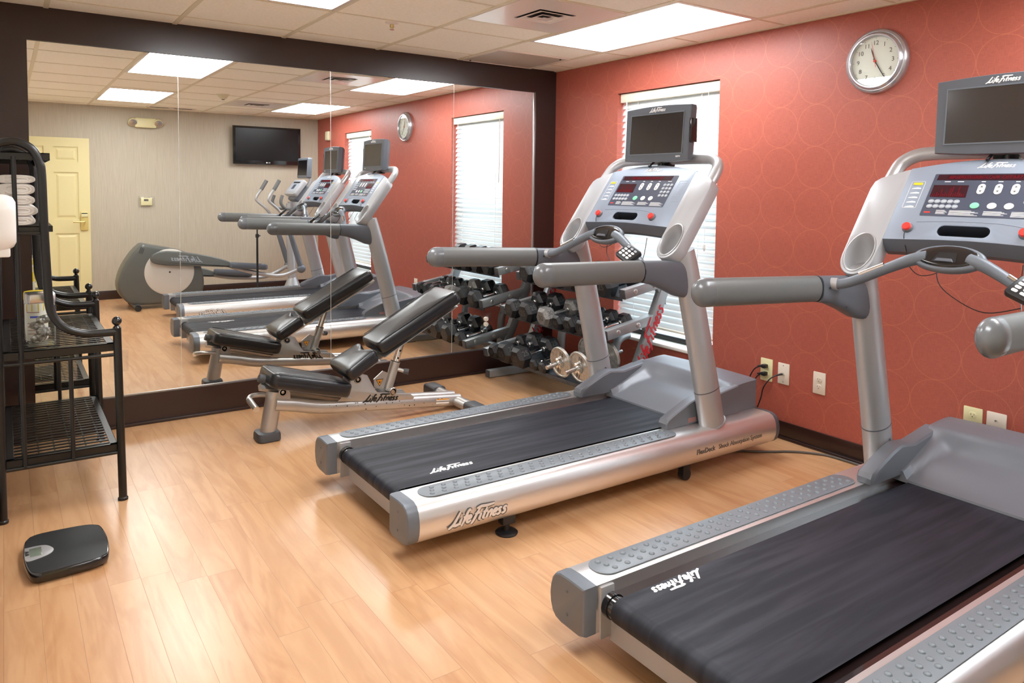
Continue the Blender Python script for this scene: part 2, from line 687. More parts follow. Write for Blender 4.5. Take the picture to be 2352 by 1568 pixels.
X.clearplate = mat_clear('clear_acrylic', (.985, .99, .99), edge=.14)
X.plasticbag = mat('crinkled_grey_packet', (.26, .25, .23), .2, coat=.6, coat_rough=.1, noise=.8, nscale=60)
X.leftwall = mat('bounce_white_wall_paint', (.80, .78, .73), .6, bump=.05, bscale=200)  # wall out of view, coloured pale to bounce more light onto the ceiling
X.ivory = mat('ivory_plastic', srgb(226, 218, 170), .38)
X.wplate = mat('white_wall_plate', srgb(226, 214, 198), .38)
X.almond = mat('almond_plastic', srgb(216, 208, 176), .4)
X.door = mat('cream_painted_door', srgb(226, 214, 162), .4)
X.brass = mat('satin_brass', (.62, .52, .25), .3, .8)
X.clockface = mat('white_clock_face', (.86, .85, .80), .5)
X.clockrim = mat('silver_clock_rim', (.52, .52, .56), .24, .75, coat=.4)
X.ellip = mat('grey_green_shell_plastic', (.115, .12, .112), .38, .2)
X.ellbeige = mat('pale_beige_disc', (.58, .55, .50), .4)
X.orange = mat('orange_warning_print', (.75, .30, .02), .5)
X.blue = mat('blue_label', (.03, .07, .62), .4)
X.label = mat('white_label', (.80, .78, .70), .5)
X.pinktxt = mat('faded_red_print', (.40, .20, .18), .6)

X.lockivory = mat('pale_gold_lock_enamel', srgb(226, 206, 130), .3, .3)
# ================================================================== ROOM
H = 2.286
XL, YB = -3.66, -5.31
WT = .16                                            # wall thickness
W1 = (-1.622, -.722, .345, 2.047)                   # window openings: y0, y1, z0, z1
W2 = (-4.333, -3.519, .345, 2.047)

struct('floor', MB().box((XL - .1, YB - .1, -.06), (.2, .16, 0)), X.floor)
struct('ceiling', MB().box((XL - .1, YB - .1, H), (.2, .16, H + .06)), X.ceil)
b = MB()
ys = [YB - .1, W2[0], W2[1], W1[0], W1[1], .16]
for i in range(5):
    if i in (1, 3):
        b.box((0, ys[i], 0), (WT, ys[i + 1], W1[2] - .0))
        b.box((0, ys[i], W1[3]), (WT, ys[i + 1], H))
    else:
        b.box((0, ys[i], 0), (WT, ys[i + 1], H))
struct('wall_right', b, X.red, smooth=0)
struct('wall_front', MB().box((XL - .1, .012, 0), (0, .16, H)), X.dark)
struct('wall_left', MB().box((XL - .1, YB - .1, 0), (XL, .012, H)), X.leftwall)
struct('wall_back', MB().box((XL, YB - .1, 0), (0, YB, H)), X.grey)

# dark surround of the mirror
MX0, MX1, MZ0, MZ1 = -3.454, -.19, .176, 2.111
struct('trim_1', MB().box((XL, -.012, MZ1), (0, .012, H)), X.dark)
struct('trim_2', MB().box((XL, -.012, 0), (MX0, .012, MZ1)), X.dark)
struct('trim_3', MB().box((MX1, -.012, 0), (0, .012, MZ1)), X.dark)
b = MB().box((MX0, -.012, 0), (MX1, .012, MZ0 - .004))
b.box((XL, -.030, 0), (-.012, -.012, .018), .006)
struct('baseboard_front', b, X.dark)
b = MB().box((-.012, YB, .0), (0, -.03, .098), .003)
b.box((-.024, YB, 0), (-.012, -.03, .016), .006)
struct('baseboard_right', b, X.dark)
struct('baseboard_back', MB().box((XL, YB, 0), (-.012, YB + .012, .105), .003), X.dark)
struct('baseboard_left', MB().box((XL, YB + .012, 0), (XL + .012, -.03, .105), .003), X.dark)
# metal channels that hold the mirror
b = MB().box((MX1 - .014, -.009, MZ0), (MX1 + .004, .010, MZ1), .002)
struct('trim_4', b, X.steel)
b = MB().box((MX0, -.005, MZ0 - .006), (MX1 - .014, .010, MZ0 + .006), .001)
struct('trim_5', b, X.steel)

# mirror in four panels
seams = [MX0, -2.728, -1.818, -.907, MX1 - .012]
lab = ['tall mirror panel farthest from the red wall, behind the black metal shelf unit',
       'mirror panel behind the seat end of the weight bench',
       'mirror panel behind the raised backrest of the weight bench',
       'mirror panel nearest the red wall, behind the dumbbell rack']
for i in range(4):
    o = obj('wall_mirror', MB().box((seams[i] + .0012, 0, MZ0 + .006), (seams[i + 1] - .0012, .006, MZ1 - .001)), X.mirror, None, 0)
    tag(o, lab[i], 'mirror', 'mirror panels along the dark wall')
    if i:
        obj('polished_edge', MB().box((seams[i] - .0012, -.0012, MZ0 + .006), (seams[i] + .0012, .005, MZ1 - .001)), X.medge, o)

# ceiling grid: runners along y, cross tees along x
G0, GS = -.26, .621
b = MB()
for k in range(6):
    x = G0 - GS * k
    b.box((x - .012, YB, H - .005), (x + .012, -.012, H + .002))
b.box((XL, YB, H - .005), (XL + .02, -.012, H + .002)).box((-.02, YB, H - .005), (0, -.012, H + .002)).box((XL, YB, H - .005), (0, YB + .02, H + .002))
ycross = [-.245 - .61 * j for j in range(9)]
for k in range(-1, 6):
    xa, xb = G0 - GS * (k + 1) + .012, G0 - GS * k - .012
    if k == -1:
        xa, xb = G0 + .012, -.0
    xa = max(xa, XL)
    for y in ycross:
        if k in (0, 3) and (-2.05 < y < -.9 or -4.55 < y < -3.42):
            continue
        if k == 1 and (-1.9 < y < -1.0 or -4.3 < y < -3.6):
            continue
        b.box((xa, y - .006, H - .0035), (xb, y + .006, H + .002))
for y in (-1.14, -1.765, -3.645, -4.26):
    b.box((G0 - 2 * GS, y - .007, H - .004), (G0 - GS, y + .007, H + .002))
struct('trim_6', b, X.tee, smooth=0)


# ------------------------------------------------------------------ windows
def window(idx, w, n):
    y0, y1, z0, z1 = w
    fr = MB()
    for a, c in (((.105, y0, z0), (WT, y0 + .04, z1)), ((.105, y1 - .04, z0), (WT, y1, z1)), ((.105, y0 + .04, z1 - .04), (WT, y1 - .04, z1)),
                 ((.105, y0 + .04, z0), (WT, y1 - .04, z0 + .035)), ((.11, y0 + .04, 1.16), (WT - .01, y1 - .04, 1.205))):
        fr.box(a, c, .004)
    root = struct('window_%d' % n, fr, X.trimwhite)
    obj('pane', MB().box((.132, y0 + .04, z0 + .035), (.136, y1 - .04, z1 - .04)), X.glass, root, 0)
    obj('sill', MB().box((-.022, y0 - .0, z0 - .0), (.105, y1 + .0, z0 + .022), .005), X.sillw, root)
    obj('seal_strip', MB().box((.095, y0 + .005, z0 + .0225), (.118, y1 - .005, z0 + .058), .004), X.blackrub, root)
    # venetian blind
    t = thing('venetian_blind', *idx)
    t.location = (.055, (y0 + y1) / 2, z1)
    hw = (y1 - y0) / 2 - .008
    hg = z1 - z0
    obj('head_rail', MB().box((-.036, -hw, -.065), (.02, hw, -.004), .004), X.blindrail, t)
    sl = MB()
    zz = -.085
    n_ = 0
    ang = math.radians(61)
    while zz > -(hg - .115):
        # the curved slat, room edge down
        M = Matrix.Translation((0, 0, zz)) @ Matrix.Rotation(-ang, 4, 'Y')
        prof = [(-.0255, 0), (-.013, .0022), (0, .003), (.013, .0022), (.0255, 0)]
        rg = []
        for y in (-hw, hw):
            rg.append([V((px, y, pz)) for px, pz in prof] + [V((px, y, pz - .0022)) for px, pz in reversed(prof)])
        sl.loft(rg, True, False, M)
        zz -= .0435
        n_ += 1
    obj('slats', sl, X.blind, t, 60)
    obj('bottom_rail', MB().box((-.022, -hw, zz + .004), (.022, hw, zz + .022), .006), X.blindrail, t)
    for y in (-hw + .16, hw - .16):
        c = MB()
        c.cyl((-.02, y, -.06), (-.022, y, zz + .02), .0013, 6).cyl((.02, y, -.06), (.022, y, zz + .02), .0013, 6)
        obj('ladder_cord', c, X.white, t)
    obj('tilt_wand', MB().cyl((-.042, hw - .07, -.06), (-.046, hw - .07, -.62), .0035, 8), X.trimwhite, t)
    pc = MB().cyl((-.04, -hw + .09, -.06), (-.042, -hw + .09, -1.0), .0014, 6)
    pc.lathe([(.0, 0), (.007, -.004), (.008, -.03), (.004, -.045), (0, -.046)], 10, Matrix.Translation((-.042, -hw + .09, -1.0)))
    obj('pull_cord', pc, X.trimwhite, t)


window(('white venetian blind in the window behind the dumbbell rack', 'blind'), W1, 1)
window(('white venetian blind in the farther window, seen in the mirror behind the treadmill screens', 'blind'), W2, 2)


# ------------------------------------------------------------------ ceiling lights, vents
def ceiling_light(x0, x1, y0, y1, label):
    t = thing('ceiling_light', label, 'ceiling light', ((x0 + x1) / 2, (y0 + y1) / 2, H), group='recessed fluorescent panels')
    a, c = (x1 - x0) / 2 - .012, (y1 - y0) / 2 - .004
    f = MB()
    for lo, hi in (((-a, -c, -.007), (-a + .02, c, .004)), ((a - .02, -c, -.007), (a, c, .004)), ((-a + .02, -c, -.007), (a - .02, -c + .02, .004)), ((-a + .02, c - .02, -.007), (a - .02, c, .004))):
        f.box(lo, hi, .002)
    obj('frame', f, X.panelwhite, t)
    obj('diffuser', MB().box((-a + .02, -c + .02, -.004), (a - .02, c - .02, .003)), X.lamp, t, 0)


ceiling_light(G0 - GS, G0, -2.092, -.862, 'bright rectangular ceiling light beside the red wall above the first treadmill')
ceiling_light(G0 - 4 * GS, G0 - 3 * GS, -2.20, -.89, 'ceiling light cut by the top edge of the photo, above the open floor')
ceiling_light(G0 - GS, G0, -4.60, -3.39, 'ceiling light near the wall television, seen only in the mirror')
ceiling_light(G0 - 4 * GS, G0 - 3 * GS, -4.60, -3.37, 'ceiling light in front of the emergency lamp, seen only in the mirror')


def diffuser(x, y, label):
    t = thing('air_vent', label, 'air vent', (x, y, H), group='square ceiling air diffusers')
    h = .298
    q = .118
    pan = MB().prism([(-h, -h), (h, -h), (h, h), (-h, h)], -.006, -.001, None, [[(-q, -q), (-q, q), (q, q), (q, -q)]])
    obj('face_panel', pan, X.panelwhite, t, 20)
    obj('throat', MB().box((-q, -q, -.0012), (q, q, -.0004)), X.ventdark, t, 0)
    for s0, s1, z0, z1 in ((.112, .074, -.012, -.004), (.072, .034, -.018, -.006)):
        lv = MB()
        def ring(a0, z):
            return [V((-a0, -a0, z)), V((a0, -a0, z)), V((a0, a0, z)), V((-a0, a0, z))]
        lv.loft([ring(s0, z0), ring(s1, z1), ring(s1 - .003, z1), ring(s0 - .006, z0 - .001)], False, True)
        obj('louvre', lv, X.panelwhite, t, 20)
    obj('centre_cone', MB().loft([[V((a * sx, a * sy, z)) for sx, sy in ((-1, -1), (1, -1), (1, 1), (-1, 1))] for a, z in ((.032, -.02), (.004, -.012))]), X.panelwhite, t, 20)


diffuser(-1.19, -1.452, 'square air diffuser in a white ceiling panel beside the bright ceiling light')
diffuser(-1.19, -3.952, 'square air diffuser near the television, seen only in the mirror')

t = thing('return_grille', 'perforated grey ceiling return grille in the corner above the dark mirror frame', 'air vent', (-.575, -.28, H))
g = MB().box((-.285, -.235, -.006), (.285, .235, -.001))
obj('perforated_face', g, X.grille, t, 0)
f = MB()
for lo, hi in (((-.3, -.25, -.009), (-.285, .25, .0)), ((.285, -.25, -.009), (.3, .25, 0)), ((-.285, -.25, -.009), (.285, -.235, 0)), ((-.285, .235, -.009), (.285, .25, 0))):
    f.box(lo, hi, .002)
obj('frame', f, X.panelwhite, t)
for y in (-.2, .2):
    obj('latch', MB().lathe([(0, -.013), (.006, -.012), (.007, -.006), (.007, -.004)], 10, Matrix.Translation((.24 if y < 0 else -.24, y * 1.05, 0))), X.ventdark, t)

t = thing('slot_vent', 'narrow double slot vent at the ceiling edge, seen only in the mirror', 'air vent', (-1.9, -5.0, H))
obj('frame', MB().box((-.27, -.07, -.006), (.27, .07, 0), .002), X.panelwhite, t)
for x in (-.13, .13):
    obj('slot', MB().box((x - .1, -.035, -.0075), (x + .1, .01, -.0055)), X.ventdark, t, 0)

t = thing('fire_sprinkler', 'small brass fire sprinkler in the ceiling between two light panels', 'sprinkler', (-1.764, -.80, H))
obj('escutcheon', MB().lathe([(0, -.009), (.02, -.008), (.036, -.003), (.038, 0)], 24), X.panelwhite, t)
s = MB().lathe([(.006, -.03), (.009, -.02), (.009, -.006)], 12)
s.tube([(-.009, 0, -.012), (-.012, 0, -.024), (-.004, 0, -.034)], .0022, 6).tube([(.009, 0, -.012), (.012, 0, -.024), (.004, 0, -.034)], .0022, 6)
obj('body', s, X.brass, t)
obj('deflector', MB().lathe([(0, -.040), (.014, -.040), (.014, -.0375), (0, -.0375)], 16), X.chrome, t)

t = thing('smoke_detector', 'round cream smoke detector on the ceiling, seen in the mirror', 'smoke detector', (-1.72, -3.25, H))
obj('base', MB().lathe([(.05, -.006), (.064, -.005), (.066, 0)], 28), X.almond, t)
obj('dome', MB().lathe([(0, -.05), (.02, -.049), (.03, -.042), (.048, -.02), (.056, -.006)], 28), X.almond, t)
obj('sensor_slot', MB().lathe([(.0, -.054), (.014, -.053), (.016, -.049)], 16), X.ventdark, t)


# ------------------------------------------------------------------ wall plates on the red wall (normal -x)
def plate_root(y, z, label, cat='outlet', group=None, name='wall_outlet'):
    return thing(name, label, cat, (0, y, z), (0, 0, 0), group)


def face_plate(t, m, hy=.0365, hz=.059):
    obj('cover_plate', MB().box((-.006, -hy, -hz), (0, hy, hz), .004), m, t)


def receptacle(t, m, z, dark):
    M = frame((-.006, 0, z), (0, -1, 0), (0, 0, 1), (-1, 0, 0))
    pts = []
    for a in range(28):
        c_, s_ = math.cos(2 * PI * a / 28), math.sin(2 * PI * a / 28)
        pts.append((max(-.0155, min(.0155, .0175 * c_)), .0145 * s_))
    r = obj('receptacle', MB().prism(pts, 0, .0025, M, bevel=.0008), m, t)
    h = MB()
    h.box((-.0075, -.001, .0022), (-.0055, .007, .0028), M=M).box((.0055, 0, .0022), (.0075, .006, .0028), M=M)
    h.cyl(M @ V((0, -.007, .0022)), M @ V((0, -.007, .0028)), .0024, 10)
    obj('slots', h, dark, r)


def plug(t, z, y=0):
    p = MB().box((-.04, y - .013, z - .011), (-.006, y + .013, z + .011), .005)
    p.lathe([(.0085, 0), (.007, .014), (.0045, .03)], 12, frame((-.028, y + .012, z), (1, 0, 0), (0, 0, 1), (0, 1, -.25)))
    return p


t = plate_root(-2.02, .364, 'ivory wall outlet with two black plugs behind the first treadmill', group='wall plates on the red wall')
face_plate(t, X.ivory, .040, .064)
for z in (.023, -.02):
    receptacle(t, X.ivory, z, X.black)
t = plate_root(-2.132, .364, 'white cable-television plate with a black coaxial cable', 'wall plate', 'wall plates on the red wall', 'cable_plate')
face_plate(t, X.wplate)
obj('connector', MB().cyl((-.006, 0, 0), (-.02, 0, 0), .005, 12), X.satin, t)
for z in (.046, -.046):
    obj('screw', MB().lathe([(.0, .0016), (.0028, .001), (.003, 0)], 10, frame((-.006, 0, z), (0, -1, 0), (0, 0, 1), (-1, 0, 0))), X.satin, t)
t = plate_root(-2.352, .36, 'white wall outlet with nothing plugged in, between the two treadmills', group='wall plates on the red wall')
face_plate(t, X.wplate)
for z in (.0195, -.0195):
    receptacle(t, X.wplate, z, X.black)
t = plate_root(-3.112, .388, 'horizontal ivory wall plate behind the second treadmill hood, beside a white one', 'outlet', 'wall plates on the red wall')
face_plate(t, X.ivory, .040, .034)
t.rotation_euler = (0, 0, 0)
receptacle(t, X.ivory, 0, X.black)
t = plate_root(-3.208, .388, 'horizontal white blank wall plate nearest the right edge of the photo', 'wall plate', 'wall plates on the red wall', 'cable_plate')
face_plate(t, X.wplate, .040, .034)
obj('connector', MB().cyl((-.006, 0, 0), (-.014, 0, 0), .004, 12), X.satin, t)
t = plate_root(-4.87, 2.04, 'small beige alarm box high on the red wall, seen in the mirror', 'alarm box', None, 'alarm_box')
obj('housing', MB().box((-.04, -.05, -.06), (0, .05, .06), .008), X.almond, t)
obj('front_lid', MB().box((-.046, -.04, -.05), (-.04, .04, .05), .002), X.almond, t)

# plugs and cords: things of their own
for z, lb in ((.387, 'upper'), (.344, 'lower')):
    c = thing('power_plug', '%s black power plug pushed into the ivory wall outlet' % lb, 'plug', (0, -2.02, z), group='black power plugs')
    obj('plug_body', plug(c, 0), X.black, c)
    q = 1.0 if lb == 'upper' else .72
    path = [(-.03, .03 * q, -.006), (-.038, .06 * q, -.03), (-.045, .085 * q, -.09), (-.05, .1 * q, -.2), (-.06, .12 * q, z * -1 + .1), (-.10, .12 * q, -z + .02), (-.2, .10 * q, -z + .006)]
    obj('cord', MB().tube(smooth_path(path, 5), .0036, 8), X.black, c)
c = thing('coaxial_cable', 'black coaxial cable hanging from the white cable plate', 'cable', (0, -2.132, .364))
obj('connector_boot', MB().tube([(-.015, 0, 0), (-.03, .006, -.002), (-.05, .018, -.008)], [.006, .0055, .004], 10), X.black, c)
obj('cable', MB().tube(smooth_path([(-.045, .015, -.006), (-.07, .04, -.03), (-.085, .07, -.085), (-.085, .085, -.15), (-.10, .12, -.24), (-.16, .2, -.34), (-.26, .22, -.356)], 6), .0034, 8), X.black, c)
c = obj('floor_cable', MB().tube(smooth_path([(-.60, -1.95, .0065), (-.33, -2.20, .0065), (-.16, -2.31, .0065), (-.065, -2.42, .0065), (-.045, -2.50, .0065), (-.040, -2.62, .0065), (-.038, -2.85, .0065), (-.05, -3.1, .0065)], 6), .006, 8), X.greyprint)
tag(c, 'dark cable lying along the baseboard between the treadmills', 'cable')

# outlet set into the mirror and the empty clear plate
t = thing('mirror_outlet', 'white outlet under a clear acrylic plate set in the mirror above the rack', 'outlet', (-.616, 0, .381))
obj('clear_cover', MB().box((-.047, -.006, -.0625), (.047, -.0005, .0625), .003), X.clearplate, t)
Mm = frame((0, -.0062, 0), (1, 0, 0), (0, 0, 1), (0, -1, 0))
for z in (.0195, -.0195):
    pts = [(max(-.0165, min(.0165, .0178 * math.cos(2 * PI * a / 28))), .0165 * math.sin(2 * PI * a / 28) + z) for a in range(28)]
    r = obj('receptacle', MB().prism(pts, -.006, .003, Mm, bevel=.001), X.wplate, t)
    h = MB()
    h.box((-.0075, z, .0026), (-.0055, z + .008, .0034), M=Mm).box((.0055, z, .0026), (.0075, z + .007, .0034), M=Mm)
    h.cyl(Mm @ V((0, z - .006, .0026)), Mm @ V((0, z - .006, .0034)), .0024, 10)
    obj('slots', h, X.black, r)
pl = obj('clear_plate', MB().prism([(-.047, -.064), (.047, -.064), (.047, .064), (-.047, .064)], 0, .005, frame((-3.054, -.0005, .379), (1, 0, 0), (0, 0, 1), (0, -1, 0)), bevel=.001), X.clearplate)
tag(pl, 'clear acrylic cover plate fixed to the mirror beside the black shelf unit', 'cover plate')

# ------------------------------------------------------------------ wall clock on the red wall
CR = .158
t = thing('wall_clock', 'round silver-rimmed wall clock with a white face on the red wall', 'clock', (0, -2.60, 2.02))
Mc = frame((0, 0, 0), (0, -1, 0), (0, 0, 1), (-1, 0, 0))
obj('rim', MB().lathe([(CR, 0), (CR, .014), (CR - .006, .026), (CR - .014, .030), (CR - .018, .029), (CR - .021, .034), (CR - .028, .040), (CR - .034, .040), (CR - .037, .034), (CR - .039, .024)], 56, Mc, False), X.clockrim, t)
face = obj('face', MB().lathe([(0, .0), (CR - .036, .0), (CR - .036, .022), (0, .022)], 56, Mc), X.clockface, t)
for n_ in range(1, 13):
    a = PI / 2 - n_ * PI / 6
    Mn = Mc @ Matrix.Translation((.088 * math.cos(a), .088 * math.sin(a), .0228))
    obj('numeral', text_mb(str(n_), .030, Mn, .0006), X.greyprint, face)
mk = MB()
for n_ in range(60):
    a = n_ * PI / 30
    if n_ % 5 == 0:
        mk.cyl(Mc @ V((.112 * math.cos(a), .112 * math.sin(a), .022)), Mc @ V((.112 * math.cos(a), .112 * math.sin(a), .0228)), .0017, 8)
obj('minute_marks', mk, X.greyprint, face)


def hand(name, ang, L, tail, w, z, m):
    a = math.radians(90 - ang)
    Mh = Mc @ Matrix.Translation((0, 0, z)) @ Matrix.Rotation(a, 4, 'Z')
    obj(name, MB().prism([(-tail, -w), (L * .7, -w * .8), (L, 0), (L * .7, w * .8), (-tail, w)], 0, .0012, Mh), m, t)


hand('hour_hand', 341, .072, .012, .0032, .0245, X.black)
hand('minute_hand', 149, .104, .014, .0026, .0262, X.black)
hand('second_hand', 349, .098, .03, .0009, .028, X.btnred)
obj('hub', MB().lathe([(.0065, .022), (.0065, .030), (0, .031)], 16, Mc), X.btnred, t)
obj('glass_cover', MB().lathe([(0, .033), (CR - .037, .033), (CR - .037, .0345), (0, .0345)], 48, Mc), X.glass, t)

# ------------------------------------------------------------------ back wall: door, thermostat, TV, emergency lamp (normal +y)
dl = MB()
DX0, DX1, DZ = -3.545, -2.74, 1.893
dz0, dz1 = YB + .002, YB + .042
rails = []
px = [(DX0 + .115, DX0 + .115 + .24), (DX1 - .115 - .24, DX1 - .115)]
pz = [(.24, .80), (.96, 1.50), (1.62, 1.79)]
holes = [[(a, c), (a, d), (b_, d), (b_, c)] for a, b_ in px for c, d in pz]
Md = frame((0, YB + .002, 0), (1, 0, 0), (0, 0, 1), (0, 1, 0))
dl.prism([(DX0, .008), (DX1, .008), (DX1, DZ), (DX0, DZ)], 0, .038, Md, holes)
door = struct('door_1', dl, X.door)
for a, b_ in px:
    for c, d in pz:
        pn = MB()
        def rg(i, y):
            return [V((a + i, y, c + i)), V((b_ - i, y, c + i)), V((b_ - i, y, d - i)), V((a + i, y, d - i))]
        y0 = YB + .002
        pn.loft([rg(0, y0 + .024), rg(.018, y0 + .022), rg(.045, y0 + .034), rg(.06, y0 + .034)], True)
        obj('raised_panel', pn, X.door, door, 20)
lk = obj('lock_plate', MB().box((-2.842, YB + .0405, .83), (-2.764, YB + .062, 1.045), .008), X.lockivory, door)
obj('reader_cap', MB().box((-2.838, YB + .06, .985), (-2.768, YB + .082, 1.04), .008), X.ivory, lk)
obj('reader_slot', MB().box((-2.832, YB + .079, 1.024), (-2.774, YB + .084, 1.034)), X.black, lk)
obj('lever_handle', MB().tube(smooth_path([(-2.80, YB + .06, .93), (-2.80, YB + .095, .93), (-2.825, YB + .105, .93), (-2.92, YB + .105, .932)], 5), [.009] * 30 if False else .0085, 12), X.brass, lk)

t = thing('thermostat', 'white wall thermostat under a clear guard on the grey wall, seen in the mirror', 'thermostat', (-2.143, YB, 1.162))
obj('housing', MB().box((-.062, 0, -.045), (.062, .03, .045), .006), X.ivory, t)
obj('display', MB().box((-.03, .0295, .008), (.02, .0312, .032)), X.greyprint, t)
obj('clear_guard', MB().box((-.09, .0, -.065), (.09, .05, .065), .004), X.clearplate, t)

t = thing('wall_television', 'black flat television on the grey wall, seen in the mirror', 'television', (-.705, YB, 1.897))
obj('bezel', MB().prism([(-.437, -.247), (.437, -.247), (.437, .243), (-.437, .243)], .05, .085, frame((0, 0, 0), (1, 0, 0), (0, 0, 1), (0, -1, 0)).inverted() if False else frame((0, 0, 0), (-1, 0, 0), (0, 0, 1), (0, 1, 0)), bevel=.006), X.blackgloss, t)
obj('screen', MB().box((-.405, .084, -.195), (.405, .0862, .215)), X.tvscreen, t, 0)
obj('wall_mount', MB().box((-.2, 0, -.15), (.2, .05, .15)), X.black, t)
e = MB().lathe([(0, 0), (.009, 0), (.009, .001), (0, .001)], 16, frame((-.012, .0855, -.222), (1, 0, 0), (0, 0, 1), (0, -1, 0)))
e2 = text_mb('LG', .022, frame((.02, .0862, -.222), (-1, 0, 0), (0, 0, 1), (0, 1, 0)), .001)
obj('emblem', e, X.white, t)
obj('emblem_letters', e2, X.white, t)

t = thing('emergency_light', 'cream emergency light with two lamp heads high on the grey wall, seen in the mirror', 'emergency light', (-2.145, YB, 2.115))
obj('housing', MB().box((-.115, 0, -.065), (.115, .07, .05), .01), X.ivory, t)
for x in (-.14, .14):
    h = obj('lamp_head', MB().lathe([(.0, -.045), (.03, -.042), (.045, -.02), (.052, .02), (.048, .024)], 24, frame((x, .055, 0), (1, 0, 0), (0, .5, .86), (0, .86, -.5))), X.ivory, t)
    obj('lamp_lens', MB().lathe([(.047, .0), (.044, .008), (.025, .016), (0, .018)], 24, frame((x, .055, 0), (1, 0, 0), (0, .5, .86), (0, .86, -.5)) @ Matrix.Translation((0, 0, .02))), X.satin, h)
# ================================================================== TREADMILLS (local x = forward, y = left, z = up)
def rail_profile(s, inset=0.0):
    """outline in (y, z) of one side rail, s = +1 left / -1 right"""
    p = [(.322, .224), (.40, .2265), (.440, .2245), (.462, .215), (.476, .198), (.484, .172), (.487, .145), (.484, .118), (.474, .092), (.458, .078),
         (.430, .072), (.345, .072), (.322, .08)]
    c = (.405, .15)
    return [V((0, s * (c[0] + (y - c[0]) * (1 - inset)), c[1] + (z - c[1]) * (1 - inset))) for y, z in p]


CA = math.radians(54.4)
CO = V((1.455, 0, 1.185))
CD = V((math.cos(CA), 0, math.sin(CA)))
CN = V((-math.sin(CA), 0, math.cos(CA)))
CM = frame(CO, (0, -1, 0), CD, CN)            # console plane: x to the user's right, y up the slope, z towards the user


def rrect(x0, y0, x1, y1, r, n=5):
    pts = []
    for cx, cy, a0 in ((x1 - r, y0 + r, -90), (x1 - r, y1 - r, 0), (x0 + r, y1 - r, 90), (x0 + r, y0 + r, 180)):
        for k in range(n + 1):
            a = math.radians(a0 + 90 * k / n)
            pts.append((cx + r * math.cos(a), cy + r * math.sin(a)))
    return pts


def ell(cx, cy, rx, ry, n=28, sk=0):
    return [(cx + rx * math.cos(2 * PI * k / n) + sk * math.sin(2 * PI * k / n), cy + ry * math.sin(2 * PI * k / n)) for k in range(n)]


LED_A = 'F:PRESS OR:PRESS QUICK ST'
LED_B = 'BEGERESSGRBOLOUR OSTARTSSS'


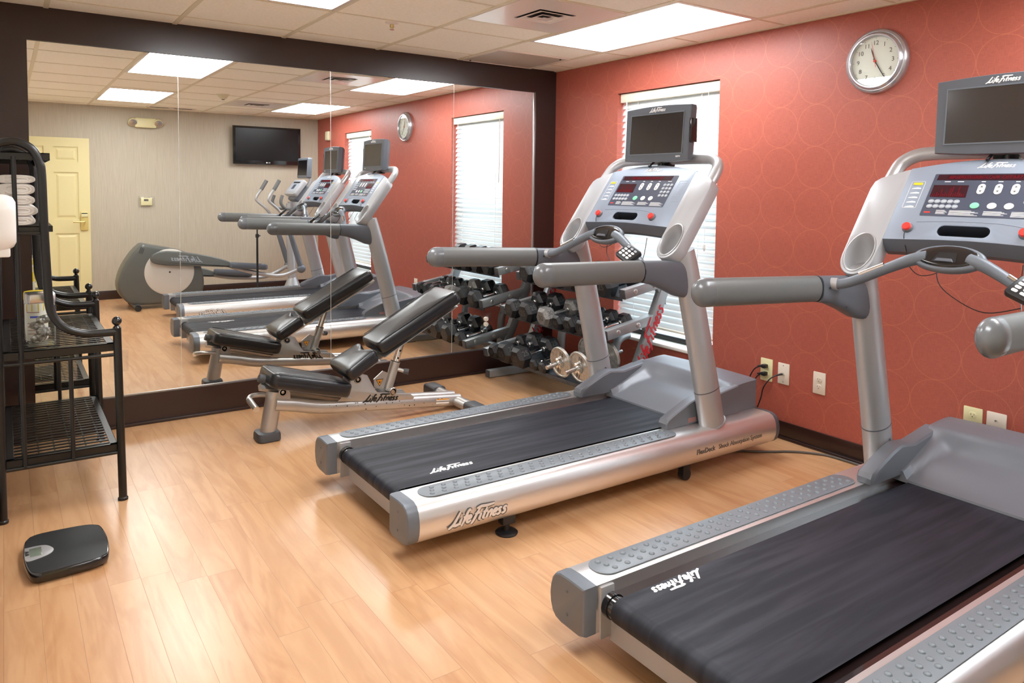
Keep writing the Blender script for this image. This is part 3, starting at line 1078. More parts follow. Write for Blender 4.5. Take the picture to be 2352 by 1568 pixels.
def make_treadmill(label, loc, led):
    t = thing('treadmill', label, 'treadmill', loc, (0, 0, 0), 'treadmills facing the red wall')
    # --- side rails, end caps, grips
    for s in (1, -1):
        rings = []
        for x in (.046, .6, 1.2, 1.8, 2.105):
            rings.append([p + V((x, 0, 0)) for p in rail_profile(s)])
        obj('side_rail', MB().loft(rings), X.alu, t, 30)
        cap = MB()
        rg = []
        for x, ins in ((.0, .09), (.003, .03), (.010, .0), (.046, -.004)):
            rg.append([p + V((x, 0, 0)) for p in rail_profile(s, ins)])
        cap.loft(rg)
        co = obj('rear_end_cap', cap, X.capgrey, t, 30)
        for z in (.115, .185):
            obj('screw', MB().lathe([(0, .0015), (.0045, .001), (.005, 0)], 10, frame((-.0008, s * .40, z), (0, 1, 0), (0, 0, 1), (-1, 0, 0))), X.darkgrey, co)
        rg = []
        for x, ins in ((2.105, -.003), (2.13, .0), (2.138, .05)):
            rg.append([p + V((x, 0, 0)) for p in rail_profile(s, ins)])
        obj('front_end_cap', MB().loft(rg), X.darkgrey, t, 30)
        # grip pad with three rows of studs
        gp = MB()
        y0, y1, x0, x1 = .342, .442, .09, 1.44
        out = []
        for k in range(13):
            a = math.radians(90 + 180 * k / 12)
            out.append((x0 + .05 + .05 * math.cos(a), (y0 + y1) / 2 + .05 * math.sin(a)))
        for k in range(13):
            a = math.radians(-90 + 180 * k / 12)
            out.append((x1 - .05 + .05 * math.cos(a), (y0 + y1) / 2 + .05 * math.sin(a)))
        out = [(x, s * y) for x, y in out]
        gp.prism(out, .2262, .2288, bevel=.0008)
        nst = 25
        for i in range(nst):
            for j in range(3):
                x = x0 + .055 + (x1 - x0 - .11) * i / (nst - 1) + (j - 1) * -.012
                y = s * ((y0 + y1) / 2 + (j - 1) * .026)
                gp.lathe([(.0098, .2285), (.0088, .2315), (.0055, .2338), (0, .2345)], 10, Matrix.Translation((x, y, 0)))
        obj('foot_grip', gp, X.stud, t, 40)
        # raised lettering on the rail side
        Ml = frame((.30, s * .4862, .138), (s * -1, 0, 0), (0, 0, 1), (0, s, 0))
        lo_ = obj('logo_lettering', logo_mb(.265, Ml @ Matrix.Translation((0, 0, .002)), .003, .24, 1.2), X.logosilver, t, 40)
        obj('lettering_shadow', logo_mb(.267, Ml @ Matrix.Translation((.0012, -.0012, 0)), .003, .40, 1.2), X.greyprint, lo_, 40)  # shadow edge of the letters, drawn as a wider dark copy behind them
        Mt = frame((1.745, s * .4872, .140), (s * -1, 0, 0), (0, 0, 1), (0, s, 0))
        a_ = text_mb('FlexDeck', .0335, Mt @ Matrix.Translation((-.2395, 0, 0)), .0012, 0, 'LEFT', 1, .0006)
        obj('deck_lettering', a_, X.greyprint, t, 0)
        b_ = text_mb('Shock Absorption System', .0325, Mt @ Matrix.Translation((-.086, 0, 0)), .0012, 0, 'LEFT', .97)
        obj('deck_lettering', b_, X.greyprint, t, 0)
    # --- belt, deck, rollers, rear frame
    obj('deck', MB().box((.11, -.322, .165), (1.70, .322, .186)), X.deck, t)
    bw = .262
    pr = [(1.74, .2035)]
    for k in range(0, 11):
        a = math.radians(90 + 180 * k / 10)
        pr.append((.085 + .037 * math.cos(a), .1665 + .037 * math.sin(a)))
    pr += [(.4, .1295), (1.74, .1295)]
    bl = MB()
    rg = [[V((x, y, z)) for x, z in pr] for y in (-bw, -bw * .5, 0, bw * .5, bw)]
    n_ = len(pr)
    for i in range(4):
        bl._add(rg[i] + rg[i + 1], [(k, k + 1, n_ + k + 1, n_ + k) for k in range(n_ - 1)])
    obj('running_belt', bl, X.belt, t, 60)
    ro = MB()
    ro.cyl((.085, -.30, .1665), (.085, .30, .1665), .034, 20)
    for s in (1, -1):
        ro.cyl((.085, s * .318, .1665), (.085, s * .30, .1665), .012, 12)
        ro.cyl((.085, s * .303, .1665), (.085, s * .283, .1665), .0375, 20)
    obj('rear_roller', ro, X.blackgloss, t)
    fr = MB()
    fr.box((.10, -.322, .045), (.112, .322, .128)).box((.06, -.322, .06), (.11, -.316, .215)).box((.06, .316, .06), (.11, .322, .215))
    fr.box((.112, -.322, .055), (1.9, -.30, .12)).box((.112, .30, .055), (1.9, .322, .12)).box((.7, -.3, .06), (.76, .3, .11)).box((1.5, -.3, .05), (1.58, .3, .11))
    obj('rear_frame', fr, X.podsilver, t, 0)
    # --- feet and wheels
    for s in (1, -1):
        f = MB()
        f.lathe([(0, 0), (.044, 0), (.046, .006), (.040, .011), (.012, .014), (.012, .03), (.010, .075), (0, .075)], 24, Matrix.Translation((.46, s * .435, 0)))
        f.box((.43, s * .435 - .02, .042), (.49, s * .435 + .02, .09), .004)
        obj('leveling_foot', f, X.black, t)
        w = MB()
        w.box((1.455, s * .435 - .018, .028), (1.505, s * .435 + .018, .085), .004)
        w.lathe([(.0, -.02), (.026, -.018), (.028, 0), (.026, .018), (0, .02)], 18, frame((1.48, s * .435, .0285), (1, 0, 0), (0, 0, 1), (0, -1, 0)))
        obj('transport_wheel', w, X.black, t)
    # --- motor hood
    def sm(a, b_, x):
        q = max(0, min(1, (x - a) / (b_ - a)))
        return q * q * (3 - 2 * q)

    def hz(x, y):
        ay = abs(y)
        side = sm(.175 + .10 * sm(1.95, 1.65, x), .275, ay)
        zc = .212 + .30 * max(0, x - 1.655) + .02 * sm(1.66, 1.8, x)
        zs = .235 + .125 * sm(1.60, 2.0, x)
        z = zc + (max(zs, zc) - zc) * side
        top = .372 + .012 * sm(1.9, 2.1, x) + .006 * (1 - (ay / .33) ** 2)
        k = sm(1.88, 1.95, x)
        return min(z + (top - z) * k, top)
    nx, ny = 30, 41
    xs = [1.655 + (2.11 - 1.655) * i / (nx - 1) for i in range(nx)]
    yv = [-.335 + .67 * j / (ny - 1) for j in range(ny)]
    rows = []
    for x in xs:
        row = [V((x, -.345, .2))] + [V((x, y * (1 if abs(y) < .33 else 1.02), hz(x, y) - (.010 if abs(y) > .33 else 0))) for y in yv] + [V((x, .345, .2))]
        rows.append(row)
    h = MB()
    h.loft([[V((1.651, p.y, .2)) for p in rows[0]]] + rows + [[V((2.116, p.y, p.z - .006 if p.z > .21 else .2)) for p in rows[-1]]], True)
    hood = obj('motor_hood', h, X.hood, t, 40)
    obj('hood_rear_panel', MB().box((2.116, -.34, .19), (2.126, .34, .378), .003), X.capgrey, t)
    for s in (1, -1):
        # boots round the feet of the uprights
        bo = MB()
        prof = [(1.438, .226), (1.436, .25), (1.447, .270), (1.50, .292), (1.60, .333), (1.66, .35), (1.76, .338), (1.90, .36), (1.96, .37), (1.96, .226)]
        rg = []
        for y, ins in ((.292, .012), (.298, .003), (.306, 0), (.350, 0), (.356, .004)):
            cx, cz = 1.70, .27
            rg.append([V((x + (ins if x < 1.5 else 0), s * y, z - (ins if z > .24 else 0))) for x, z in prof])
        bo.loft(rg)
        boot = obj('upright_boot', bo, X.hood, t, 30)
        obj('caution_print', MB().box((1.585, s * .3562, .235), (1.64, s * .3567, .258)), X.pinktxt, boot)
        # upright: oval tube leaning back
        up = MB()
        pts = [V((1.700, s * .408, .222)), V((1.688, s * .407, .27)), V((1.648, s * .404, .44)), V((1.555, s * .398, .80)), V((1.496, s * .394, 1.02)), V((1.477, s * .392, 1.09))]
        up.tube(pts, [.0605, .060, .059, .057, .054, .051], 24, True, flat=(.86, 1.22), up=(1, 0, 0))
        u_ = obj('upright', up, X.tubesilver, t, 40)
        obj('base_ring', MB().tube([V((1.704, s * .408, .2255)), V((1.7015, s * .408, .2315))], [.064, .063], 24, True, flat=(.88, 1.22), up=(1, 0, 0)), X.podsilver, u_)
        cl = MB().tube([V((1.6555, s * .4046, .405)), V((1.6545, s * .4045, .409))], .0602, 24, True, flat=(.863, 1.224), up=(1, 0, 0))
        cl.lathe([(.006, 0), (.006, .002), (0, .003)], 12, frame((1.672, s * (.407 - .0535), .35), (1, 0, 0), (0, 0, -s * -1), (0, -s, 0)))
        obj('upright_joint', cl, X.darkgrey, u_)
        # side pod with cup holder : plate in the console plane frame, own x outward
        PM = frame(CO + V((0, s * .37, 0)), (0, s, 0), CD, CN)     # x outward from the centre line
        outl = []
        for k in range(15):                                       # round lower end
            a = math.radians(180 + 180 * k / 14)
            outl.append((.0 + .068 * math.cos(a), -.075 + .085 * math.sin(a)))
        outl += [(.069, .02), (.070, .25), (.063, .287), (.043, .307), (.0, .324), (-.058, .346), (-.068, .348), (-.068, .0)]
        cup = ell(0, -.055, .055, .086, 28)
        pm = MB().prism(outl, -.062, .006, PM, [list(reversed(cup))], bevel=.006)
        pod = obj('side_pod', pm, X.podsilver, t, 35)
        cb = MB()
        rg = []
        for f_, z in ((1.06, .0075), (1.0, .009), (.95, .004), (.93, -.03), (.72, -.075), (.4, -.10)):
            rg.append([PM @ V((x * f_, (y + .055) * f_ - .055 - (0 if z > 0 else -z * .25), z)) for x, y in cup])
        cb.loft(rg, False)
        cb._add(rg[-1], [tuple(range(28))])
        obj('cup_holder', cb, X.greyblue if False else X.tubesilver, pod, 50)
        # handrail : grip, rounded end, bracket
        A = V((.565, s * .452, 1.028))
        B = V((1.19, s * .404, 1.008))
        d = (B - A).normalized()
        gr = MB().tube([A + d * .075, A + d * .10, B], .05, 24, True, flat=(.66, 1.0), up=(0, 0, 1))
        g_ = obj('handrail', gr, X.grip, t, 40)
        en = MB()
        pts, rr = [], []
        for k in range(9):
            a = math.radians(90 - 90 * k / 8)
            pts.append(A + d * (.0505 * (1 - math.sin(a))))
            rr.append(max(.0505 * math.cos(a), .0012))
        pts.append(A + d * .0765)
        rr.append(.0505)
        en.tube(pts, rr, 24, True, flat=(.68, 1.0), up=(0, 0, 1))
        obj('rounded_end', en, X.gripcap, g_, 50)
        obj('grip_seam', MB().tube([B - d * .003, B + d * .003], .0512, 24, True, flat=(.68, 1.0), up=(0, 0, 1)), X.black, g_)
        br = MB()
        top = [(1.192, 1.056), (1.26, 1.054), (1.36, 1.050), (1.44, 1.046), (1.51, 1.043)]
        bot = [(1.192, .957), (1.26, .944), (1.34, .915), (1.42, .880), (1.50, .862)]
        rg = []
        for (xa, za), (xb, zb), hw in zip(top, bot, (.034, .036, .038, .039, .038)):
            cy = s * (.404 + (xa - 1.19) * -.035)
            cz, hh = (za + zb) / 2, (za - zb) / 2
            ring = []
            for k in range(24):
                a = 2 * PI * k / 24
                c_, s_ = math.cos(a), math.sin(a)
                pw = .55
                ring.append(V((xa + (xb - xa) * (1 - s_) / 2, cy + math.copysign(abs(c_) ** pw, c_) * hw, cz + math.copysign(abs(s_) ** .7, s_) * hh)))
            rg.append(ring)
        last = rg[-1]
        rg.append([V((1.535, p.y, 1.02 - (1.043 - p.z) * .80 - .01)) for p in last])
        br.loft(rg)
        obj('handrail_bracket', br, X.darkgrey, t, 40)
        b2 = MB()
        for x, z in ((1.225, 1.012), (1.34, .93)):
            b2.lathe([(.0045, 0), (.0045, .0015), (0, .002)], 10, frame((x, s * .3665, z), (1, 0, 0), (0, 0, s), (0, -s, 0)))
        obj('bracket_screws', b2, X.black, t)
    # --- console
    arch = [(-.304 + .608 * k / 20, .352 + .040 * math.sin(PI * k / 20)) for k in range(21)]
    low = [(.304, .012), (.2, .017), (.1, .022), (0, .024), (-.1, .022), (-.2, .017), (-.304, .012)]
    cm = MB().prism(list(reversed(arch)) + list(reversed(low)), -.05, .004, CM, [list(reversed(rrect(-.115, .042, .062, .088, .022)))], bevel=.004)
    con = obj('console', cm, X.greyblue, t, 30)
    lip = MB()
    rg = []
    for u, v in low:
        rg.append([CM @ V((u, v, .0035)), CM @ V((u, v - .012, -.012)), CM @ V((u, v - .026, -.045)), CM @ V((u, v - .02, -.075)), CM @ V((u, v + .02, -.075))])
    obj('console_lip', lip.loft(rg), X.darkgrey, con, 30)
    tr = MB()
    o_ = rrect(-.115, .042, .062, .088, .022)
    tr.loft([[CM @ V((x, y, .0)) for x, y in o_], [CM @ V((x * .97, y * .98 - .012, -.045)) for x, y in o_]], False)
    tr._add([CM @ V((x * .97, y * .98 - .012, -.045)) for x, y in o_], [tuple(range(len(o_)))])
    obj('accessory_tray', tr, X.black, con, 40)
    # shallow ridge above the tray
    rp = smooth_path([(-.20, .098), (-.1, .105), (0, .106), (.1, .102), (.185, .085), (.20, .068), (.195, .055)], 4)
    obj('moulded_ridge', MB().tube([CM @ V((x, y, .0035)) for x, y in rp], .0022, 6), X.greyblue, con)
    back = MB()
    rg = []
    for z, a in ((-.05, 1), (-.075, .96), (-.10, .82)):
        rg.append([CM @ V((u * a, .19 + (v - .19) * a, z)) for u, v in rrect(-.30, .02, .30, .36, .03)])
    obj('console_back', back.loft(rg), X.podsilver, con, 40)
    ov = MB().prism(rrect(-.200, .127, .206, .322, .004, 2), .0040, .0052, CM)
    o = obj('display_overlay', ov, X.overlay, t, 0)
    Z = .0054
    def pr_(pts, m, nm, z0=.0050, z1=.0062):
        return obj(nm, MB().prism(pts, z0, z1, CM), m, o, 0)
    pr_([(-.187, .293), (.168, .291), (.172, .318), (-.186, .318)], X.led, 'message_window')
    pr_([(-.189, .214), (-.060, .212), (-.064, .268), (-.190, .269)], X.led, 'profile_window')
    obj('message_text', text_mb(led, .0185, CM @ Matrix.Translation((-.008, .3045, .0066)), .0006, .18, 'CENTER', .98), X.ledred, o, 0)
    pf = MB()
    hs = [2, 2, 3, 2, 5, 2, 3, 2, 6, 7, 2, 3, 7, 3, 2, 2]
    for i, hh in enumerate(hs):
        for j in range(hh):
            x, y = -.182 + i * .0075, .218 + j * .0068
            pf.box((x - .0017, y - .0019, .0062), (x + .0017, y + .0019, .0068), M=CM)
    obj('profile_graph', pf, X.ledred, o, 0)
    for x in (-.018, .039, .094):
        obj('rocker_key', MB().prism(rrect(x - .0125, .228, x + .0125, .274, .0124), .005, .0075, CM, bevel=.001), X.btnwhite, o, 30)
        ar = MB()
        ar.prism([(x - .005, .258), (x + .005, .258), (x, .266)], .0075, .0079, CM).prism([(x + .005, .244), (x - .005, .244), (x, .236)], .0075, .0079, CM)
        obj('key_arrows', ar, X.greyprint, o, 0)
    for i in range(4):
        for j in range(3):
            if True:
                obj('number_key', MB().prism(ell(.143 + j * .0233 - 0 * i, .262 - i * .022, .0102, .0088, 18), .005, .0068, CM, bevel=.0008), X.btn, o, 30)
    nt_ = MB()
    for i, rw in enumerate(('123', '456', '789', 'C0E')):
        for j, ch in enumerate(rw):
            q = text_mb(ch, .011, CM @ Matrix.Translation((.143 + j * .0233, .262 - i * .022, .0071)), .0003)
            nt_.bm.from_mesh(_tomesh(q))
    obj('key_numerals', nt_, X.white, o, 0)
    for i in range(2):
        for j in range(5):
            obj('workout_key', MB().prism(ell(-.1765 + j * .0229, .193 - i * .0225, .0112, .0092, 18), .005, .0068, CM, bevel=.0008), X.btn, o, 30)
    kd = MB()
    for i in range(2):
        for j in range(5):
            x, y = -.1765 + j * .0229, .193 - i * .0225
            kd.box((x - .0065, y - .001, .0068), (x + .0065, y + .0012, .0072), M=CM)
    obj('key_captions', kd, X.white, o, 0)
    for x, m in ((-.019, X.btngreen), (.038, X.btnwhite), (.093, X.btnwhite)):
        obj('round_key', MB().prism(ell(x, .177, .0155, .0135, 24), .005, .0075, CM, bevel=.001), m, o, 30)
    ln = MB()
    for x, w_ in ((-.145, .022), (-.098, .022), (-.019, .014), (.038, .016), (.094, .014), (.165, .026)):
        ln.box((x - w_ / 2, .2835, .0052), (x + w_ / 2, .287, .0056), M=CM)
    for x0, n2, w_ in ((-.145, 5, .040), (-.098, 6, .100), (.018, 5, .078), (.108, 6, .088)):
        for j in range(n2):
            ln.box((x0, .152 - j * .0039, .0052), (x0 + w_ * (.75 + .25 * ((j * 7) % 3) / 2), .1536 - j * .0039, .0056), M=CM)
    obj('printed_captions', ln, X.white, o, 0)
    obj('red_mark', MB().box((-.188, .140, .0052), (-.165, .146, .0056), M=CM), X.btnred, o, 0)
    # side legends
    for x0, x1 in ((-.279, -.226), (.231, .287)):
        lg = MB()
        oo = rrect(x0, .161, x1, .288, .005, 2)
        ii = rrect(x0 + .0012, .1622, x1 - .0012, .2868, .004, 2)
        lg.prism(oo, .004, .0046, CM, [list(reversed(ii))])
        k_ = 6 if x0 < 0 else 12
        for j in range(k_):
            y = .276 - j * (.108 / (k_ - 1))
            if x0 < 0:
                lg.prism([(x0 + .008, y - .004), (x1 - .008, y - .004), (x1 - .010, y + .002), (x0 + .030, y + .004), (x0 + .012, y)], .004, .0046, CM)
            else:
                for q in range(4):
                    lg.box((x0 + .006 + q * .0125, y - .0012, .004), (x0 + .013 + q * .0125, y + .0012, .0046), M=CM)
        obj('printed_legend', lg, X.btn if x0 > 0 else X.white, con, 0)
    obj('chart_highlight', MB().box((-.270, .270, .0042), (-.235, .281, .0050), M=CM), X.yellow, con, 0)
    obj('logo_lettering', logo_mb(.128, CM @ Matrix.Translation((.006, .3605, .0042)), .0012, .24, 1.35), X.white, con, 40)
    for x, y, pulled in ((-.222, .066, 1), (.174, .063, 0)):
        sb = MB().lathe([(.020, .003), (.0205, .008), (.0175, .014), (.0155, .016)], 24, CM @ Matrix.Translation((x, y, 0)))
        s_ = obj('stop_switch_collar', sb, X.gripcap, con)
        obj('stop_button', MB().lathe([(.0165, .014), (.0165, .022), (.0145, .025), (0, .0255)], 24, CM @ Matrix.Translation((x, y, 0))), X.btnred, con)
    a0 = CM @ V((-.222, .050, .018))
    cd = MB().tube(smooth_path([a0, a0 + V((-.006, 0, -.03)), a0 + V((.006, -.006, -.085)), a0 + V((-.005, -.02, -.13)), a0 + V((-.02, -.07, -.165)), a0 + V((-.01, -.13, -.15)), a0 + V((.03, -.16, -.10))], 5), .0017, 6)
    obj('safety_cord', cd, X.black, t)
    cd = MB().tube(smooth_path([V((1.44, -.19, 1.14)), V((1.41, -.2, 1.05)), V((1.33, -.24, .985)), V((1.26, -.30, 1.04))], 5), .0017, 6)
    obj('keypad_cord', cd, X.black, t)
    cd = MB().tube(smooth_path([V((1.45, .09, 1.15)), V((1.40, .06, 1.06)), V((1.36, -.02, 1.01)), V((1.30, -.14, .985)), V((1.255, -.26, 1.02))], 5), .0017, 6)
    obj('keypad_cord', cd, X.black, t)
    # --- pulse-sensor cross bar with centre pod
    for s in (1, -1):
        pts = smooth_path([V((1.252, s * .372, 1.026)), V((1.262, s * .345, 1.028)), V((1.282, s * .30, 1.046)), V((1.310, s * .20, 1.098)), V((1.328, s * .12, 1.136)), V((1.338, s * .07, 1.148))], 5)
        n_ = len(pts)
        rr = [.019 + .006 * max(0, (i / (n_ - 1) - .6) / .4) for i in range(n_)]
        cbm = obj('sensor_bar', MB().tube(pts, rr, 16, True), X.capgrey, t, 50)
        obj('bar_collar', MB().tube([V((1.250, s * .378, 1.026)), V((1.257, s * .356, 1.0265))], .0235, 16), X.tubesilver, cbm)
        q0, q1 = V((1.286, s * .285, 1.060)), V((1.308, s * .205, 1.101))
        up_ = V((-.45, 0, .9)).normalized()
        obj('contact_plate', MB().tube([q0 + up_ * .010, q1 + up_ * .010], .0125, 12, True, flat=(.75, .9), up=up_), X.chrome, cbm)
    PN = V((-.74, 0, .67)).normalized()
    PMx = frame(V((1.340, 0, 1.149)), (0, -1, 0), PN.cross(V((0, -1, 0))), PN)
    pm = MB()
    rg = []
    for f_, z in ((.45, -.034), (.8, -.028), (.98, -.012), (1.0, .0), (.96, .008), (.90, .010)):
        rg.append([PMx @ V((.122 * f_ * math.cos(2 * PI * k / 32), .056 * f_ * math.sin(2 * PI * k / 32), z)) for k in range(32)])
    pod = obj('sensor_pod', pm.loft(rg), X.capgrey, t, 50)
    pm = MB()
    rg = []
    for f_, z in ((1.0, .008), (.98, .013), (.85, .017), (.5, .0185), (.1, .019)):
        rg.append([PMx @ V((.104 * f_ * math.cos(2 * PI * k / 32), .046 * f_ * math.sin(2 * PI * k / 32) + .001, z)) for k in range(32)])
    obj('pod_cover', pm.loft(rg), X.blackgloss, pod, 50)
    pk = MB()
    pk.loft([[PMx @ V((x, y, z)) for x, y in ((-.040, -.030), (.040, -.030), (.029, .012), (-.029, .012))] for z in (.014, .0205)])
    obj('pod_socket', pk, X.black, pod, 20)
    pk = MB()
    pk.loft([[PMx @ V((x * q, y, z)) for x, y in ((-.034, -.030), (.034, -.030), (.027, -.018), (-.027, -.018))] for z, q in ((.016, 1), (.026, .86))])
    obj('socket_step', pk, X.darkgrey, pod, 20)
    # --- remote keypad on the right-hand bar
    KN = V((-.62, -.25, .74)).normalized()
    kx = V((.25, -1, 0))
    kx = (kx - KN * kx.dot(KN)).normalized()
    kx = Matrix.Rotation(math.radians(-28), 3, KN) @ kx
    KM = frame(V((1.222, -.292, 1.078)), kx, KN.cross(kx), KN)
    kp = obj('remote_keypad', MB().prism(rrect(-.050, -.044, .050, .044, .012), -.014, .008, KM, bevel=.004), X.black, t, 40)
    for i in range(4):
        for j in range(3):
            obj('pad_key', MB().prism(rrect(-.036 + j * .026, .020 - i * .0165, -.018 + j * .026, .031 - i * .0165, .004, 3), .0075, .0105, KM), X.btnwhite if i else X.btn, kp, 30)
    # --- monitor arm and monitor
    arcp = [V((1.652, .392, 1.408)), V((1.690, .390, 1.455)), V((1.722, .378, 1.498)), V((1.745, .335, 1.527)), V((1.757, .27, 1.536)), V((1.76, .1, 1.537)), V((1.76, 0, 1.537))]
    arcp = smooth_path(arcp + [V((p.x, -p.y, p.z)) for p in reversed(arcp[:-1])], 5)
    obj('monitor_arm', MB().tube(arcp, .0275, 18), X.tubesilver, t, 60)
    mo = MB()
    mx, mz = 1.675, 1.669
    def outline(a, dz=0):
        top_ = [(-.232 * a + .464 * a * k / 12, (.140 + .010 * math.sin(PI * k / 12)) * a) for k in range(13)]
        bot_ = [(.226 * a, -.138 * a), (.1 * a, -.146 * a), (-.1 * a, -.146 * a), (-.226 * a, -.138 * a)]
        return list(reversed(top_)) + list(reversed(bot_))
    MM = frame(V((mx, 0, mz)), (0, -1, 0), V((.06, 0, 1)).normalized(), V((-1, 0, .06)).normalized())
    rg = []
    for z, a in ((.0, .985), (-.006, 1.0), (-.040, .995), (-.062, .93), (-.085, .80)):
        rg.append([MM @ V((u, v, z)) for u, v in outline(a)])
    mon = obj('monitor', mo.loft(rg), X.greyblue if False else X.darkgrey, t, 30)
    obj('screen', MB().prism([(-.188, -.102), (.168 + .02, -.102), (.188, .104), (-.188, .104)], -.004, .0015, MM), X.screen, mon, 0)
    bz = MB().prism([(-.193, -.107), (.193, -.107), (.193, .109), (-.193, .109)], -.002, .0028, MM, [[(-.188, -.102), (-.188, .104), (.188, .104), (.188, -.102)]])
    obj('screen_bezel', bz, X.capgrey, mon, 0)
    obj('logo_lettering', logo_mb(.118, MM @ Matrix.Translation((0.004, .127, .001)), .0015, .25, 1.3), X.white, mon, 40)
    obj('display_lettering', text_mb('HDTV', .0115, MM @ Matrix.Translation((.165, -.121, .001)), .0012, 0, 'CENTER', 1, .0004), X.white, mon, 0)
    obj('tuner_strip', MB().box((mx + .004, -.238, mz - .05), (mx + .05, -.228, mz + .07), .002), X.blackgloss, mon)
    ar = MB().box((1.735, -.045, 1.50), (1.78, .045, 1.60), .006).cyl((1.715, .03, 1.535), (1.66, .03, 1.50), .006, 8).cyl((1.70, -.02, 1.54), (1.70, -.02, 1.47), .008, 8)
    obj('monitor_bracket', ar, X.black, t)
    return t


def _tomesh(mb):
    me = bpy.data.meshes.new('tmp')
    mb.bm.to_mesh(me)
    mb.bm.free()
    return me


T1 = make_treadmill('silver treadmill in the middle of the room, behind which the window and dumbbell rack stand', (-2.40, -1.82, 0), LED_A)
T2 = dup(T1, (-2.217, -3.385, 0), (0, 0, 0), 'nearest silver treadmill, cut by the right edge of the photo below the wall clock')
for ch in T2.children:
    for g in ch.children:
        if g.name.startswith('message_text'):
            me = _tomesh(text_mb(LED_B, .0185, CM @ Matrix.Translation((-.008, .3045, .0066)), .0006, .18, 'CENTER', .98))
            me.materials.append(X.ledred)
            g.data = me
# belt lettering : printed on the belts, at different spots
obj('belt_lettering', logo_mb(.215, frame((.36, -.165, .2037), (1, 0, 0), (0, 1, 0), (0, 0, 1)), .0008, .27, 1.25), X.white, T1, 40)
obj('belt_lettering', logo_mb(.215, frame((.29, .235, .2037), (-1, 0, 0), (0, -1, 0), (0, 0, 1)), .0008, .27, 1.25), X.white, T2, 40)
# ================================================================== WEIGHT BENCH (world axes, root on the floor)
BY = -.642
t = thing('weight_bench', 'adjustable weight bench with black padding and scuffed silver frame in front of the mirror', 'weight bench', (-1.8, BY, 0))


def bx(x):
    return x + 1.8


def pad(name, p0, p1, w0, w1, th, corner, m, notch=0, crown=.006):
    """pad from p0 to p1 (x, z of the top surface, lower end first); w0,w1 half widths"""
    a, c = V((p0[0], 0, p0[1])), V((p1[0], 0, p1[1]))
    d = (c - a).normalized()
    L = (c - a).length
    n = V((-d.z, 0, d.x))
    n = n if n.z > 0 else -n
    M = frame(a, d, V((0, 1, 0)), n)
    out = []
    hw = lambda x: w0 + (w1 - w0) * x / L
    for cx, sx, sy, a0 in ((L, -1, 1, 0), (0, 1, 1, 90), (0, 1, -1, 180), (L, -1, -1, 270)):
        for k in range(7):
            an = math.radians(a0 + 90 * k / 6)
            ex = L if sx < 0 else 0
            out.append((ex + sx * corner + corner * math.cos(an), sy * (hw(ex) - corner) + corner * math.sin(an)))
        if notch and a0 == 270:
            pass
    if notch:
        # scalloped upper end
        out2 = []
        for k in range(11):
            y = -(hw(L) - corner) + 2 * (hw(L) - corner) * k / 10
            out2.append((L - notch * math.sin(PI * k / 10) ** 2, y))
        out = out[:-1] if False else out
        head = [p for p in out if not (p[0] > L - .001)]
        out = out[1:7] + out[7:28] if False else out
        # out starts at (L, +hw-corner): replace closing edge L side
        out = out + out2[1:-1]
    mb = MB()
    rg = []
    c0 = (L / 2, 0)
    for z, sc in ((-th, .90), (-th + .004, .96), (-th * .80, .992), (-th * .5, 1.0), (-th * .46, .995), (-th * .42, 1.0), (-th * .2, .995), (-th * .06, .965), (0, .90), (crown, .6), (crown * 1.2, .15)):
        q = []
        for x, y in out:
            e = min(.034, .034)
            k = sc
            # inset by a fixed margin rather than by scale
            ins = (1 - k) * .14
            vx, vy = x - c0[0], y - c0[1]
            if k > .85:
                lx, ly = max(L / 2 - ins, .01) / (L / 2), max(hw(x) - ins, .01) / hw(x)
                q.append(M @ V((c0[0] + vx * lx, vy * ly, z)))
            else:
                q.append(M @ V((c0[0] + vx * k, vy * k, z)))
        rg.append(q)
    mb.loft(rg)
    o = obj(name, mb, m, t, 60)
    return o, M, L


bk, Mb, Lb = pad('backrest_pad', (bx(-1.835), .478), (bx(-1.318), .755), .128, .150, .075, .035, X.vinyl)
hd, Mh_, Lh = pad('hip_pad', (bx(-2.028), .350), (bx(-1.845), .452), .150, .128, .075, .03, X.vinyl, notch=.03)
st, Ms, Ls = pad('seat_pad', (bx(-1.965), .262), (bx(-2.418), .388), .118, .135, .078, .04, X.vinyl)
for M_, L_, w_, par in ((Mb, Lb, .118, bk), (Ms, Ls, .106, st)):
    seam = MB()
    for s in (1, -1):
        seam.tube([M_ @ V((.03, s * w_, .0035)), M_ @ V((L_ - .03, s * (w_ + .012), .0035))], .0022, 6)
    obj('seam_piping', seam, X.vinyl, par)
# metal under the pads
dB = V((.517, 0, .277)).normalized()
nB = V((-dB.z, 0, dB.x))
fr = MB()
a0, a1 = V((bx(-2.01), 0, .36)) - nB * .098, V((bx(-1.30), 0, .765)) - nB * .098
a1 = a0 + dB * ((a1 - a0).dot(dB))
fr.tube([a0, a1], .03, 4, True, flat=(1.35, .8), up=nB)
Mfr = frame(a0, dB, V((0, 1, 0)), nB)
fr.box((.0, -.11, .018), (.19, .11, .022), M=Mfr).box((.22, -.11, .018), (.77, .11, .022), M=Mfr)
obj('back_frame', fr, X.benchsilver, t)
dS = V((-.453, 0, .126)).normalized()
nS = V((.268, 0, .963)).normalized()
fr = MB()
s0, s1 = V((bx(-1.93), 0, .250)) - nS * .10, V((bx(-2.43), 0, .39)) - nS * .10
fr.tube([s0, s1], .028, 4, True, flat=(1.2, .8), up=nS)
fr.box((.02, -.09, .018), (.44, .09, .022), M=frame(s0, dS, V((0, 1, 0)), nS))
obj('seat_frame', fr, X.benchsilver, t)
